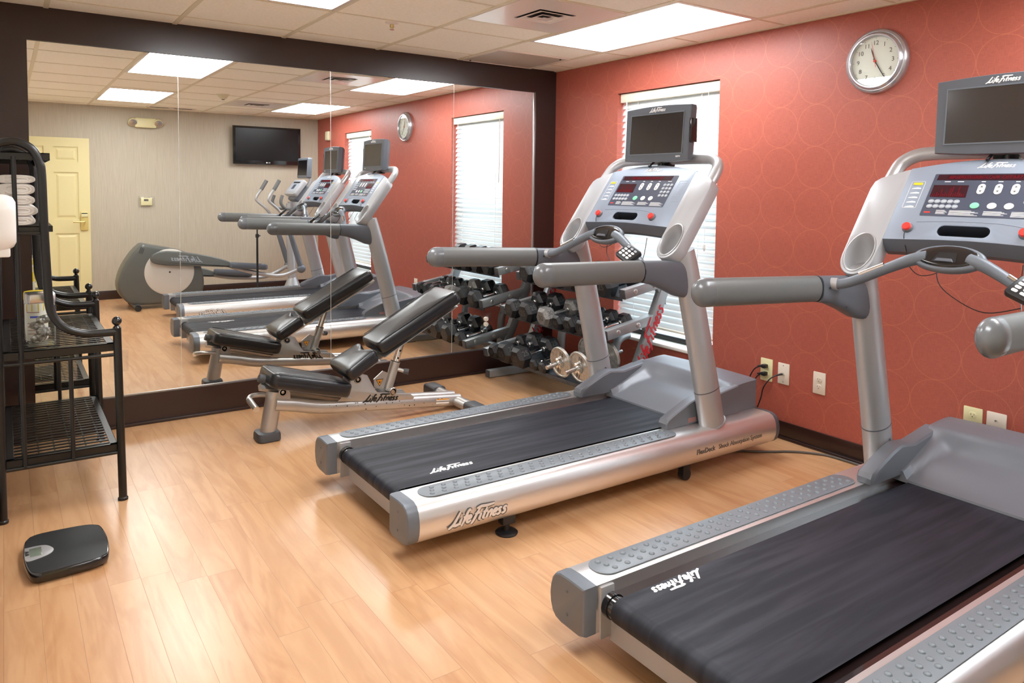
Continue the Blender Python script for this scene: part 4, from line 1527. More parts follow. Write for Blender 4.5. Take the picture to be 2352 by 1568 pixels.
# front leg
lg = MB().tube([V((bx(-2.418), 0, .018)), V((bx(-2.376), 0, .262))], .047, 24, True, flat=(1, .92), up=(1, 0, 0))
obj('leg', lg, X.benchsilver, t)
ft = MB()
rg = []
for z, s_ in ((.0, .9), (.006, 1.0), (.034, 1.0), (.047, .93), (.050, .80)):
    o_ = rrect(-.062, -.064, .062, .064, .028)
    rg.append([V((bx(-2.419) + x * s_, y * s_, z)) for x, y in o_])
obj('rubber_foot', ft.loft(rg), X.rubberfoot, t)
for s in (1, -1):
    ea = MB().prism([(-.04, -.05), (.045, -.05), (.045, .0), (.026, .034), (.006, .046), (-.012, .034), (-.03, -.01)], .041, .049,
                    frame((bx(-2.352), 0, .250), (1, 0, 0), (0, 0, 1), (0, -s, 0)))
    obj('hinge_ear', ea, X.benchsilver, t)
for x, z, y in ((-2.350, .262, .050), (-1.925, .276, .061), (-1.705, .176, .061)):
    for s in (1, -1):
        Mq = frame((bx(x), s * y, z), (1, 0, 0), (0, 0, s), (0, s, 0))
        bo = obj('pivot_bolt', MB().lathe([(.023, -.002), (.023, .007), (.021, .009), (.0165, .009), (.0165, .003), (.009, .003), (.0085, .0075), (0, .008)], 24, Mq), X.satin, t)
        obj('bolt_recess', MB().lathe([(.0165, .0034), (.0092, .0034), (.0092, .0030), (.0165, .0030)], 24, Mq), X.black, bo)
bu = MB()
for s in (1, -1):
    bu.cyl((bx(-2.355), s * .05, .285), (bx(-2.355), 0, .285), .018, 16)
bu.cyl((bx(-2.34), .0, .30), (bx(-2.43), 0, .332), .018, 14)
obj('seat_hinge', bu, X.benchsilver, t)
obj('hinge_plug', MB().tube([V((bx(-2.43), 0, .332)), V((bx(-2.462), 0, .343))], [.024, .021], 16), X.rubberfoot, t)
# lifting handle at the front
hp = smooth_path([V((bx(-2.40), .03, .232)), V((bx(-2.44), .035, .240)), V((bx(-2.49), .03, .243)), V((bx(-2.515), .0, .236)), V((bx(-2.512), -.035, .227)), V((bx(-2.508), -.055, .222))], 5)
hm = obj('lift_handle', MB().tube(hp, .0125, 14), X.benchsilver, t)
obj('handle_grip', MB().tube([V((bx(-2.514), -.012, .233)), V((bx(-2.506), -.115, .208))], .0165, 16), X.satin, hm)
# main beam, side plates, T foot
bp = smooth_path([V((bx(-2.385), 0, .198)), V((bx(-2.28), 0, .178)), V((bx(-2.18), 0, .152)), V((bx(-2.06), 0, .133)), V((bx(-1.7), 0, .098)), V((bx(-1.24), 0, .052))], 4)
mbm = MB()
for s in (1, -1):
    mbm.tube([p + V((0, s * .038, 0)) for p in [V(q) for q in bp]], .038, 12, True, flat=(.66, .98), up=(0, 0, 1))
obj('main_beam', mbm, X.benchsilver, t)
dk = MB()
rr_ = random.Random(3)
for i in range(26):
    u = rr_.random()
    x = -2.1 + .75 * u
    z = .137 - (x + 2.1) * .099 + rr_.uniform(-.02, .022)
    s_ = rr_.uniform(.0015, .0045)
    dk.lathe([(0, .0004), (s_, .0)], 7, frame((bx(x), -.0625, z), (1, 0, 0), (0, 0, 1), (0, -1, 0)))
obj('paint_chips', dk, X.blacklet, t, 0)
for s in (1, -1):
    pts = [(-2.045, .165), (-1.575, .108), (-1.565, .118), (-1.59, .145), (-1.64, .152), (-1.80, .182), (-1.822, .21), (-1.865, .292), (-1.895, .302), (-1.945, .296), (-1.965, .27), (-1.975, .22)]
    pl_ = obj('pivot_plate', MB().prism([(bx(x), z) for x, z in pts], .054, .060, frame((0, 0, 0), (1, 0, 0), (0, 0, 1), (0, s, 0)), bevel=.0012), X.benchsilver, t, 25)
    Ml = frame((bx(-1.775), s * .0605, .147), (-s, 0, 0), (0, 0, 1), (0, s, 0)) @ Matrix.Rotation(math.radians(-5.5 * (1 if s < 0 else -1)), 4, 'Z')
    obj('logo_lettering', logo_mb(.225, Ml, .0012, .26, 1.3), X.blacklet, pl_, 40)
# adjusting strut
c0, c1 = V((bx(-1.712), 0, .172)), V((bx(-1.660), 0, .335))
sd = (c1 - c0).normalized()
sl = obj('strut_sleeve', MB().tube([c0, c1], .0285, 20), X.benchsilver, t)
obj('sleeve_rim', MB().tube([c1, c1 + sd * .004], .030, 20), X.black, sl)
obj('chrome_post', MB().tube([c1 - sd * .02, c1 + sd * .165], .021, 20), X.chrome, t)
hl = MB()
sn = V((0, -1, 0))
for k in range(4):
    c_ = c1 + sd * (.025 + .045 * k) + V((0, -.0208, 0))
    hl.lathe([(.006, -.001), (.006, .0006), (0, .0008)], 12, frame(c_, (1, 0, 0), (0, 0, 1), (0, -1, 0)))
obj('post_holes', hl, X.black, t)
pin = MB().cyl(c0 + sd * .125 + V((.02, -.012, 0)), c0 + sd * .115 + V((.06, -.035, -.002)), .011, 14)
obj('pull_pin', pin, X.satin, t)
obj('pin_knob', MB().cyl(c0 + sd * .115 + V((.056, -.033, -.002)), c0 + sd * .112 + V((.082, -.048, -.004)), .0165, 16), X.rubberfoot, t)
gs = MB().prism([(-.012, -.01), (-.085, .028), (-.088, .075), (-.03, .118), (.005, .10)], -.004, .004, frame(c0, (1, 0, 0), (0, 0, 1), (0, -1, 0)))
g_ = obj('gusset_plate', gs, X.benchsilver, t, 20)
for s in (1, -1):
    Mg = frame(c0 + V((-.052, -s * .0048, .052)), (s, 0, 0), (0, 0, 1), (0, -s, 0))
    w_ = obj('warning_triangle', MB().prism([(-.024, .02), (0, -.023), (.024, .02)], 0, .0006, Mg), X.black, g_, 0)
    obj('triangle_face', MB().prism([(-.019, .0165), (0, -.018), (.019, .0165)], .0006, .001, Mg), X.orange, w_, 0)
    obj('pinch_symbol', MB().prism([(-.008, .012), (.0, .004), (.008, .012), (.003, .0), (.006, -.006), (0, -.002), (-.006, -.006), (-.003, 0)], .001, .0014, Mg), X.black, w_, 0)
obj('strut_axle', MB().cyl(c0 + V((0, -.07, 0)), c0 + V((0, .115, 0)), .0165, 16), X.satin, t)
tb = MB()
tb.tube([V((bx(-1.255), -.20, .046)), V((bx(-1.255), .20, .046))], .040, 20, True, flat=(1, .82), up=(0, 0, 1))
obj('rear_crossbar', tb, X.benchsilver, t)
for s in (1, -1):
    ft = MB()
    rg = []
    for y, k in ((.19, .96), (.195, 1.0), (.315, 1.0), (.33, .9), (.334, .7)):
        rg.append([V((bx(-1.255) + x * k, s * y, .041 + z * k)) for x, z in rrect(-.048, -.041, .048, .041, .022)])
    obj('crossbar_foot', ft.loft(rg), X.rubberfoot, t)
stk = obj('warning_sticker', MB().prism([(-.045, -.016), (.045, -.016), (.045, .016), (-.045, .016)], 0, .0006, frame((bx(-1.37), -.0618, .067), (.995, 0, -.099), (.099, 0, .995), (0, -1, 0))), X.label, t, 0)
obj('sticker_band', MB().prism([(-.044, .008), (.044, .008), (.044, .015), (-.044, .015)], .0006, .0009, frame((bx(-1.37), -.0618, .067), (.995, 0, -.099), (.099, 0, .995), (0, -1, 0))), X.orange, stk, 0)

# ================================================================== DUMBBELL RACK
RT = thing('dumbbell_rack', 'three-tier grey metal dumbbell rack along the red wall under the window', 'dumbbell rack', (-.38, -.69, 0))
RX, RY = .38, .69
SL = math.radians(10)
TIERS = ((-.665, .170), (-.520, .450), (-.385, .700))       # tray front edge x, z
ARMS = (((-.712, .191), (-.335, .257)), ((-.568, .489), (-.196, .555)), ((-.431, .731), (-.085, .792)))
for yc in (-.150, -1.275):
    y = yc + RY
    up = MB()
    for (xa, za), (xb, zb) in (((-.395, .03), (-.035, .845)),):
        d = V((xb - xa, 0, zb - za)).normalized()
        n = V((-d.z, 0, d.x))
        L = V((xb - xa, 0, zb - za)).length
        M_ = frame((xa + RX, y, za), d, (0, 1, 0), n)
        up.box((0, -.025, -.034), (L, .025, .034), .004, M=M_)
    ur = obj('upright_frame', up, X.rackgrey, RT)
    if yc < -1:
        Ml = frame((xa + RX + d.x * .46, y - .0262, za + d.z * .46), d, n, (0, -1, 0))
        obj('logo_lettering', logo_mb(.46, Ml, .0012, .17, 1.15), X.redlet, ur, 40)
    else:
        Ml = frame((xa + RX + d.x * .46, y - .0262, za + d.z * .46), d, n, (0, -1, 0))
        obj('logo_lettering', logo_mb(.46, Ml, .0012, .17, 1.15), X.redlet, ur, 40)
    ft = MB().box((-.690 + RX, y - .026, 0.004), (-.03 + RX, y + .026, .056), .004)
    f_ = obj('floor_foot', ft, X.rackgrey, RT)
    obj('end_plug', MB().box((-.6945 + RX, y - .0255, .0045), (-.6895 + RX, y + .0255, .0555), .002), X.rubberfoot, f_)
    obj('rubber_pad', MB().box((-.64 + RX, y - .022, 0), (-.56 + RX, y + .022, .0045)).box((-.12 + RX, y - .022, 0), (-.05 + RX, y + .022, .0045)), X.rubberfoot, f_)
    for (xa, za), (xb, zb) in ARMS:
        d = V((xb - xa, 0, zb - za)).normalized()
        n = V((-d.z, 0, d.x))
        L = V((xb - xa, 0, zb - za)).length + .03
        M_ = frame((xa + RX, y, za), d, (0, 1, 0), n)
        ar = obj('shelf_arm', MB().box((0.001, -.0245, -.030), (L, .0245, .030), .003, M=M_), X.rackgrey, RT)
        obj('end_plug', MB().box((-.004, -.0245, -.030), (.002, .0245, .030), .002, M=M_), X.rubberfoot, ar)
        for q in (.085, .255):
            for s in (1, -1):
                obj('button_bolt', MB().lathe([(.0155, 0), (.0155, .006), (.012, .0085), (.007, .0088), (0, .0088)], 18, M_ @ frame((q, s * .0245, 0), (1, 0, 0), (0, 0, s), (0, s, 0))), X.bolt, ar)
        gq = MB().prism([(L - .10, -.03), (L - .02, -.03), (L - .035, -.15)], -.015, .015, frame(M_ @ V((0, 0, 0)), d, n, (0, -1, 0)))
        obj('gusset', gq, X.rackgrey, ar, 20)
for (xf, zf) in TIERS:
    M_ = frame((xf + RX, 0, zf), (math.cos(SL), 0, math.sin(SL)), (0, 1, 0), (-math.sin(SL), 0, math.cos(SL)))
    tr = MB().box((0, -.535, -.004), (.275, .515, 0), M=M_).box((-.003, -.535, -.022), (.0, .515, .004), M=M_).box((.275, -.535, -.02), (.278, .515, .012), M=M_)
    o = obj('shelf_tray', tr, X.tray, RT, 0)
br = MB()
for y in (-.40 + RY, -.98 + RY):
    br.tube(smooth_path([V((-.10 + RX, y, .40)), V((-.17 + RX, y, .38)), V((-.21 + RX, y, .31)), V((-.22 + RX, y, .05))], 5), .03, 12)
br.box((-.25 + RX, -1.235 + RY, .05), (-.20 + RX, -.15 + RY, .09), .003)
obj('rear_brace', br, X.rackgrey, RT)


# ------------------------------------------------------------------ dumbbells
def hex_head(mb, x0, x1, R, ch):
    """hexagonal head about the x axis, flat side down, chamfered"""
    rg = []
    for x, r in ((x0, R * .70), (x0 + ch * .25, R * .80), (x0 + ch, R), (x1 - ch, R), (x1 - ch * .25, R * .80), (x1, R * .70)):
        rg.append([V((x, r * math.cos(PI / 3 * k), r * math.sin(PI / 3 * k))) for k in range(6)])
    mb.loft(rg)


def make_dumbbell(R, L, hl, num, m, grip, label, loc, group):
    t = thing('dumbbell', label, 'dumbbell', loc, (0, -SL, 0), group)
    for s in (-1, 1):
        h = MB()
        a, b_ = sorted((s * L / 2, s * (L / 2 - hl)))
        hex_head(h, a, b_, R, hl * .24)
        o = obj('hex_head', h, m, t, 15)
        if num:
            ap = R * math.cos(PI / 6)
            # number on the facet that faces up and outwards, and on the end face
            n = V((0, -math.sin(PI / 3) * 1, math.cos(PI / 3)))
            n = V((0, -math.cos(PI / 6), math.sin(PI / 6)))
            xx = V((1, 0, 0))
            Mn = frame(V((s * (L / 2 - hl / 2), 0, 0)) + n * (ap + .0002), xx, n.cross(xx), n)
            obj('weight_number', text_mb(num, R * .62, Mn, .0012, 0, 'CENTER', 1, .0006), X.raise_, o, 0)
            if s < 0:
                Me = frame((s * L / 2 - .0003, 0, 0), (0, -1, 0), (0, 0, 1), (-1, 0, 0))
                obj('weight_number', text_mb(num, R * .7, Me, .0012, 0, 'CENTER', 1, .0006), X.raise_, o, 0)
    g = MB()
    gl = L / 2 - hl
    pts, rr = [], []
    for k in range(17):
        u = -1 + 2 * k / 16
        pts.append((u * gl, 0, 0))
        rr.append(.0125 + .0035 * (1 - u * u) + (.0018 if k % 2 else 0) * (1 if abs(u) < .8 else 0))
    g.tube(pts, rr, 16)
    for s in (-1, 1):
        g.tube([(s * gl * .93, 0, 0), (s * (gl + .004), 0, 0)], .0185, 16)
    obj('handle', g, grip, t, 60)
    return t


def place(tier, y, R, ahead=.0, s=.105):
    xf, zf = TIERS[tier]
    ap = R * math.cos(PI / 6) + .001
    return (xf + s * math.cos(SL) - math.sin(SL) * ap - ahead, y, zf + s * math.sin(SL) + math.cos(SL) * ap)


G1, G2, G3 = 'dumbbells on the bottom rack tier', 'dumbbells on the middle rack tier', 'dumbbells on the top rack tier'
dbig = make_dumbbell(.080, .350, .104, '25', X.hexrub, X.chrome, 'black hex dumbbell second from the mirror on the bottom rack tier', place(0, -.405, .080), G1)
dsml = make_dumbbell(.056, .315, .078, '10', X.hexrub, X.chrome, 'black hex dumbbell marked 10, nearest the mirror on the bottom rack tier', place(0, -.245, .056), G1)
dtny = make_dumbbell(.043, .25, .062, '5', X.hexrub, X.chrome, 'small black hex dumbbell left of the iron plates on the bottom rack tier', place(0, -.702, .043, 0, .10), G1)
dgry = make_dumbbell(.072, .330, .094, '30', X.hexgrey, X.satin, 'worn grey cast-iron hex dumbbell on the middle rack tier', place(1, -.650, .072), G2)
dmid = make_dumbbell(.074, .335, .096, '20', X.hexrub, X.chrome, 'black hex dumbbell nearest the mirror on the middle rack tier', place(1, -.262, .074), G2)
dfif = make_dumbbell(.060, .320, .084, '15', X.hexrub, X.chrome, 'black hex dumbbell marked 15 right of a smaller one on the middle rack tier', place(1, -.922, .060), G2)
dup(dbig, place(0, -.575, .080), None, 'large black hex dumbbell beside the two smallest ones on the bottom rack tier', G1)
dup(dtny, place(0, -.800, .043, 0, .10), None, 'small black hex dumbbell pushed against the iron plates on the bottom rack tier', G1)
dup(dbig, place(1, -.456, .080), None, 'large black hex dumbbell touching the worn grey one on its mirror side, middle rack tier', G2)
for y, src, R, lb in ((-.793, dsml, .056, 'black hex dumbbell right of the worn grey one on the middle rack tier'),
                      (-1.047, dfif, .060, 'black hex dumbbell behind the treadmill upright on the middle rack tier'),
                      (-1.170, dsml, .056, 'black hex dumbbell against the lettered rack frame on the middle rack tier')):
    dup(src, place(1, y, R), None, lb, G2)
lbs = ['black hex dumbbell nearest the mirror on the top rack tier', 'second black hex dumbbell from the mirror on the top rack tier', 'third black hex dumbbell from the mirror on the top rack tier',
       'fourth black hex dumbbell from the mirror on the top rack tier', 'fifth black hex dumbbell from the mirror on the top rack tier', 'black hex dumbbell beside the lettered rack frame on the top rack tier']
for i, y in enumerate((-.262, -.432, -.602, -.772, -.942, -1.112)):
    dup(dbig, place(2, y, .080), None, lbs[i], G3)


def plate_dumbbell(y, label, x0):
    R = .102
    xf, zf = TIERS[0]
    base = (xf + .12, y, zf + math.sin(SL) * .12 + R * math.cos(SL) + .003)
    t = thing('plate_dumbbell', label, 'dumbbell', base, (0, -SL, 0), 'plate-loaded dumbbells on the bottom rack tier')
    bar = MB().tube([(-.235, 0, 0), (.235, 0, 0)], .0125, 14)
    for s in (-1, 1):
        for k in range(14):
            x = s * (.150 + .006 * k)
            bar.tube([(x - .0015, 0, 0), (x + .0015, 0, 0)], [.0135, .0135], 14)
    obj('threaded_bar', bar, X.satin, t, 60)
    for s in (-1, 1):
        p = MB().lathe([(.014, -.0095), (.034, -.0105), (.036, -.006), (.084, -.006), (.088, -.0105), (.098, -.0105), (.102, -.006), (.102, .006), (.098, .0105), (.088, .0105), (.084, .006), (.036, .006), (.034, .0105), (.014, .0095)],
                       40, frame((s * .118, 0, 0), (0, 1, 0), (0, 0, 1), (s, 0, 0)))
        o = obj('weight_plate', p, X.galv, t, 30)
        for a in (70, 250):
            Mn = frame((s * .1245, 0, 0), (0, s, 0), (0, 0, 1), (s, 0, 0)) @ Matrix.Rotation(math.radians(a - 90), 4, 'Z') @ Matrix.Translation((0, .060, 0))
            obj('weight_number', text_mb('10', .036, Mn, .0016, 0, 'CENTER', 1.1, .001), X.greyprint, o, 0)
        nutp = [((.026 + (.008 if k % 4 < 2 else -.004)) * math.cos(2 * PI * k / 24), (.026 + (.008 if k % 4 < 2 else -.004)) * math.sin(2 * PI * k / 24)) for k in range(24)]
        nt2 = MB().prism(nutp, .0, .014, frame((s * .130, 0, 0), (0, s, 0), (0, 0, 1), (s, 0, 0)))
        nt2.lathe([(.019, .012), (.019, .028), (.013, .03)], 18, frame((s * .130, 0, 0), (0, s, 0), (0, 0, 1), (s, 0, 0)))
        obj('spinlock_collar', nt2, X.chrome, t, 30)
    return t


P1 = plate_dumbbell(-.968, 'plate-loaded dumbbell with round iron plates next to the small hex dumbbells', 0)
dup(P1, (P1.location.x + .012, -1.142, P1.location.z + .0022), None, 'plate-loaded dumbbell with round iron plates beside the treadmill upright')

# ================================================================== ELLIPTICAL TRAINER (behind the second treadmill, seen in the mirror)
EX, EY = -1.55, -4.47
t = thing('elliptical_trainer', 'grey elliptical trainer with a pale wheel disc beside the grey wall, seen in the mirror', 'elliptical trainer', (EX, EY, 0))


def ex(x):
    return x - EX


FR = frame((0, 0, 0), (1, 0, 0), (0, 0, 1), (0, -1, 0))        # x, z outline ; depth towards -y
sh = smooth_path([(-2.335, .715), (-2.42, .63), (-2.52, .47), (-2.572, .30), (-2.55, .17), (-2.47, .075), (-2.38, .048), (-2.15, .045), (-1.9, .05), (-1.76, .06), (-1.70, .20), (-1.70, .34), (-1.74, .48), (-1.84, .59), (-1.99, .648), (-2.2, .695), (-2.31, .718)], 3)
o_ = obj('flywheel_housing', MB().prism([(ex(x), z) for x, z in sh], -.155, .155, FR, bevel=.035, seg=4), X.ellip, t, 40)
vs_ = MB()
for s in (1, -1):
    for k in range(3):
        x = -2.345 + k * .014
        vs_.prism([(ex(x), .69 - k * .01), (ex(x) + .006, .69 - k * .01), (ex(x) - .016, .62 - k * .004), (ex(x) - .022, .62 - k * .004)], .1545 * s, .1565 * s, FR)
obj('air_slots', vs_, X.black, o_, 0)
for s in (1, -1):
    d_ = MB().lathe([(0, .012), (.24, .012), (.255, .006), (.258, 0)], 48, frame((ex(-2.06), s * .153, .40), (1, 0, 0), (0, 0, 1), (0, s, 0)))
    dk_ = obj('crank_disc', d_, X.ellbeige, t, 40)
    obj('disc_hub', MB().lathe([(.01, .012), (.009, .016), (0, .016)], 12, frame((ex(-2.06), s * .153, .40), (1, 0, 0), (0, 0, 1), (0, s, 0))), X.black, dk_)
    up_ = s > 0
    # link arm cover
    dz = 0 if up_ else -.15
    dx = 0 if up_ else -.09
    la = smooth_path([(-2.18, .635), (-2.245, .60), (-2.26, .55), (-2.22, .505), (-2.05, .475), (-1.75, .455), (-1.45, .432), (-1.425, .45), (-1.435, .495), (-1.62, .56), (-1.9, .618), (-2.1, .64)], 3)
    lk_ = obj('link_arm_cover', MB().prism([(ex(x + dx), z + dz) for x, z in la], s * .172 if s > 0 else -.232, .232 if s > 0 else -.172, frame((0, 0, 0), (1, 0, 0), (0, 0, 1), (0, 1, 0)), bevel=.012, seg=3), X.ellip, t, 40)
    Ml = frame((ex(-1.90 + dx), s * .2325, .545 + dz), (-s, 0, 0), (0, 0, 1), (0, s, 0)) @ Matrix.Rotation(math.radians(-5 * -s), 4, 'Z')
    obj('logo_lettering', logo_mb(.34, Ml, .0012, .19, 1.35), X.btn, lk_, 40)
    # pedal and its arm
    pd = MB()
    zb = .40 + (0 if up_ else -.115)
    xb = 0 if up_ else -.07
    rg = []
    for f_, z in ((.92, 0), (1.0, .012), (1.0, .05), (.96, .062), (.9, .045), (.86, .03)):
        rg.append([V((ex(-1.22 + xb) + x * f_, s * .20 + y * f_, zb + z + (-.02 * (x / .22) if True else 0))) for x, y in rrect(-.22, -.075, .22, .075, .05)])
    pd.loft(rg)
    obj('foot_pedal', pd, X.darkgrey, t, 40)
    ta = MB().tube(smooth_path([V((ex(-1.46 + xb), s * .20, .455 + dz)), V((ex(-1.25 + xb), s * .20, .38 + dz * .8)), V((ex(-1.0), s * .205, .315 + dz * .5)), V((ex(-.82), s * .215, .30 + dz * .2)), V((ex(-.62), s * .225, .365))], 5), .024, 12)
    obj('pedal_arm', ta, X.tubesilver, t)
    # swinging handle: lower leg, then the bent upper handle
    sw = MB().tube([V((ex(-.60), s * .245, .37)), V((ex(-.70), s * .245, .70)), V((ex(-.80), s * .25, 1.0))], [.034, .031, .024], 14)
    sw.sphere((ex(-.60), s * .245, .375), .055, 14, 8, (1, .8, 1))
    hs = obj('swing_arm', sw, X.capgrey, t)
    up2 = smooth_path([V((ex(-.79), s * .25, .98)), V((ex(-.885), s * .255, 1.10)), V((ex(-.985), s * .26, 1.19)), V((ex(-.985), s * .262, 1.245)), V((ex(-.93), s * .262, 1.33))], 4)
    obj('upper_handle', MB().tube(up2, .0165, 12), X.tubesilver, hs)
    obj('handle_grip', MB().tube([V((ex(-.932), s * .262, 1.325)), V((ex(-.865), s * .262, 1.44))], .0225, 14), X.grip, hs)
    fh = smooth_path([V((ex(-.66), s * .10, 1.10)), V((ex(-.76), s * .16, 1.10)), V((ex(-.82), s * .17, 1.17)), V((ex(-.80), s * .16, 1.26))], 4)
    obj('fixed_grip', MB().tube(fh, .019, 12), X.grip, t)
bm_ = MB().box((ex(-1.72), -.06, .05), (ex(-.50), .06, .13), .012).box((ex(-.56), -.28, .0), (ex(-.48), .28, .07), .015).box((ex(-2.42), -.25, .0), (ex(-2.36), .25, .06), .02)
obj('base_beam', bm_, X.darkgrey, t)
for s in (1, -1):
    obj('transport_roller', MB().cyl((ex(-2.40), s * .25, .035), (ex(-2.40), s * .30, .035), .034, 16), X.black, t)
ms = MB().tube([V((ex(-.63), 0, .12)), V((ex(-.64), 0, .45)), V((ex(-.665), 0, .85)), V((ex(-.66), 0, 1.16))], [.055, .05, .046, .044], 18)
ms.tube([V((ex(-.63), 0, .06)), V((ex(-.63), 0, .25))], [.13, .05], 18)
obj('mast', ms, X.tubesilver, t)
ca = math.radians(52)
EM = frame((ex(-.66), 0, 1.30), (0, -1, 0), (math.cos(ca), 0, math.sin(ca)), (-math.sin(ca), 0, math.cos(ca)))
cs = MB().prism(rrect(-.19, -.03, .19, .20, .03), -.06, 0, EM, bevel=.012)
con = obj('console', cs, X.podsilver, t)
obj('display_overlay', MB().prism(rrect(-.15, .01, .15, .175, .01), 0, .001, EM), X.btn, con, 0)
obj('message_window', MB().box((-.12, .14, .001), (.12, .162, .002), M=EM), X.black, con, 0)
obj('profile_window', MB().box((-.05, .05, .001), (.05, .12, .002), M=EM), X.overlay, con, 0)
obj('console_back', MB().prism(rrect(-.15, -.06, .15, .17, .03), -.13, -.06, EM, bevel=.02), X.capgrey, con)
bh = MB().lathe([(.03, 0), (.044, .0), (.047, .10), (.044, .10)], 18, Matrix.Translation((ex(-.60), -.12, 1.08))).lathe([(.03, 0), (.044, .0), (.047, .10), (.044, .10)], 18, Matrix.Translation((ex(-.60), .12, 1.08)))
obj('bottle_holder', bh, X.podsilver, t)
mo = MB().prism(rrect(-.19, -.125, .19, .125, .02), -.06, 0, frame((ex(-.50), 0, 1.60), (0, -1, 0), (.06, 0, 1), (-1, 0, .06)), bevel=.010)
mn = obj('monitor', mo, X.capgrey, t)
obj('screen', MB().prism([(-.165, -.09), (.165, -.09), (.165, .095), (-.165, .095)], 0, .001, frame((ex(-.50), 0, 1.60), (0, -1, 0), (.06, 0, 1), (-1, 0, .06))), X.tvscreen, mn, 0)
obj('monitor_arm', MB().tube(smooth_path([V((ex(-.58), 0, 1.33)), V((ex(-.46), 0, 1.36)), V((ex(-.40), 0, 1.44)), V((ex(-.42), 0, 1.58))], 5), .02, 12), X.tubesilver, t)
# ================================================================== BLACK METAL SHELF UNIT
SY0, SY1 = -1.087, -.19
SX0, SX1 = -3.600, -3.180
t = thing('shelf_unit', 'black metal four-tier shelf unit holding towels, a canister and a glass jar', 'shelf unit', (-3.39, -.64, 0))
OX, OY = 3.39, .64


def so(p):
    return V((p[0] + OX, p[1] + OY, p[2]))


for y in (SY0, SY1):
    # end frame : front post with ball finial, back post, bent upper tube, rails and rods
    po = MB().tube([so((SX1 + .012, y, .008)), so((SX1, y, .755))], .0165, 18)
    po.lathe([(.0205, 0), (.0205, .010), (.017, .014)], 18, Matrix.Translation(so((SX1 + .012, y, .0))))
    p_ = obj('front_post', po, X.ironblack, t)
    fb = MB().lathe([(.0165, -.028), (.012, -.022), (.009, -.018), (.012, -.013)], 18, Matrix.Translation(so((SX1, y, .784))))
    fb.sphere(so((SX1, y, .785)), .0195, 18, 12)
    obj('ball_finial', fb, X.blackgloss, p_)
    po = MB().tube([so((SX0, y, .008)), so((SX0, y, 1.49))], .0165, 18)
    po.lathe([(.0205, 0), (.0205, .010), (.017, .014)], 18, Matrix.Translation(so((SX0, y, .0))))
    obj('back_post', po, X.ironblack, t)
    ap = [(SX1, y, .738), (-3.25, y, .738), (-3.30, y, .742), (-3.36, y, .765), (-3.40, y, .805), (-3.422, y, .86), (-3.428, y, .95), (-3.436, y, 1.2), (-3.440, y, 1.40), (-3.447, y, 1.455), (-3.470, y, 1.505), (-3.51, y, 1.53), (-3.545, y, 1.533), (-3.578, y, 1.522), (-3.597, y, 1.495)]
    obj('bent_tube', MB().tube(smooth_path([tuple(so(p)) for p in ap], 5), .0165, 16), X.ironblack, t)
    for x0, x1, z in ((SX0, SX1 + .004, .640), (SX0, SX1 + .006, .212), (SX0, -3.435, 1.168)):
        obj('cross_rail', MB().tube([so((x0, y, z)), so((x1, y, z))], .0075, 12), X.ironblack, t)
    for x, z0, z1 in ((-3.520, .212, .640), (-3.350, .212, .640), (-3.524, .640, 1.168), (-3.530, 1.168, 1.475)):
        obj('rod', MB().tube([so((x, y, z0)), so((x - .004, y, z1))], .0085, 12), X.ironblack, t)


def shelf(x0, x1, z, h, nsl, ncr, name):
    f = MB()
    w = .028
    y0, y1 = SY0 + .004, SY1 - .004
    for lo, hi in (((x0, y0, z - h), (x1, y0 + .003, z)), ((x0, y1 - .003, z - h), (x1, y1, z)), ((x0, y0, z - h), (x0 + .003, y1, z)), ((x1 - .003, y0, z - h), (x1, y1, z)),
                   ((x0, y0, z - .004), (x1, y0 + w * .7, z)), ((x0, y1 - w * .7, z - .004), (x1, y1, z)), ((x0, y0, z - .004), (x0 + w, y1, z)), ((x1 - w, y0, z - .004), (x1, y1, z))):
        f.box(so(lo), so(hi), .0008, 1)
    o = obj('shelf', f, X.ironblack, t)
    g = MB()
    for i in range(nsl):
        y = y0 + w * .7 + (y1 - y0 - w * 1.4) * (i + .5) / nsl
        g.box(so((x0 + w - .004, y - .0066, z - .0055)), so((x1 - w + .004, y + .0066, z - .001)))
    for i in range(ncr):
        x = x0 + w + (x1 - x0 - 2 * w) * (i + .5) / ncr
        g.box(so((x - .003, y0 + .01, z - .008)), so((x + .003, y1 - .01, z - .0045)))
    obj('slatted_deck', g, X.ironblack, o, 0)


shelf(-3.585, -3.185, .250, .034, 20, 6, 'low')
shelf(-3.585, -3.190, .690, .034, 20, 6, 'mid')
shelf(-3.640 + .02, -3.405, 1.196, .024, 26, 4, 'up')
shelf(-3.640 + .02, -3.410, 1.492, .030, 26, 4, 'top')

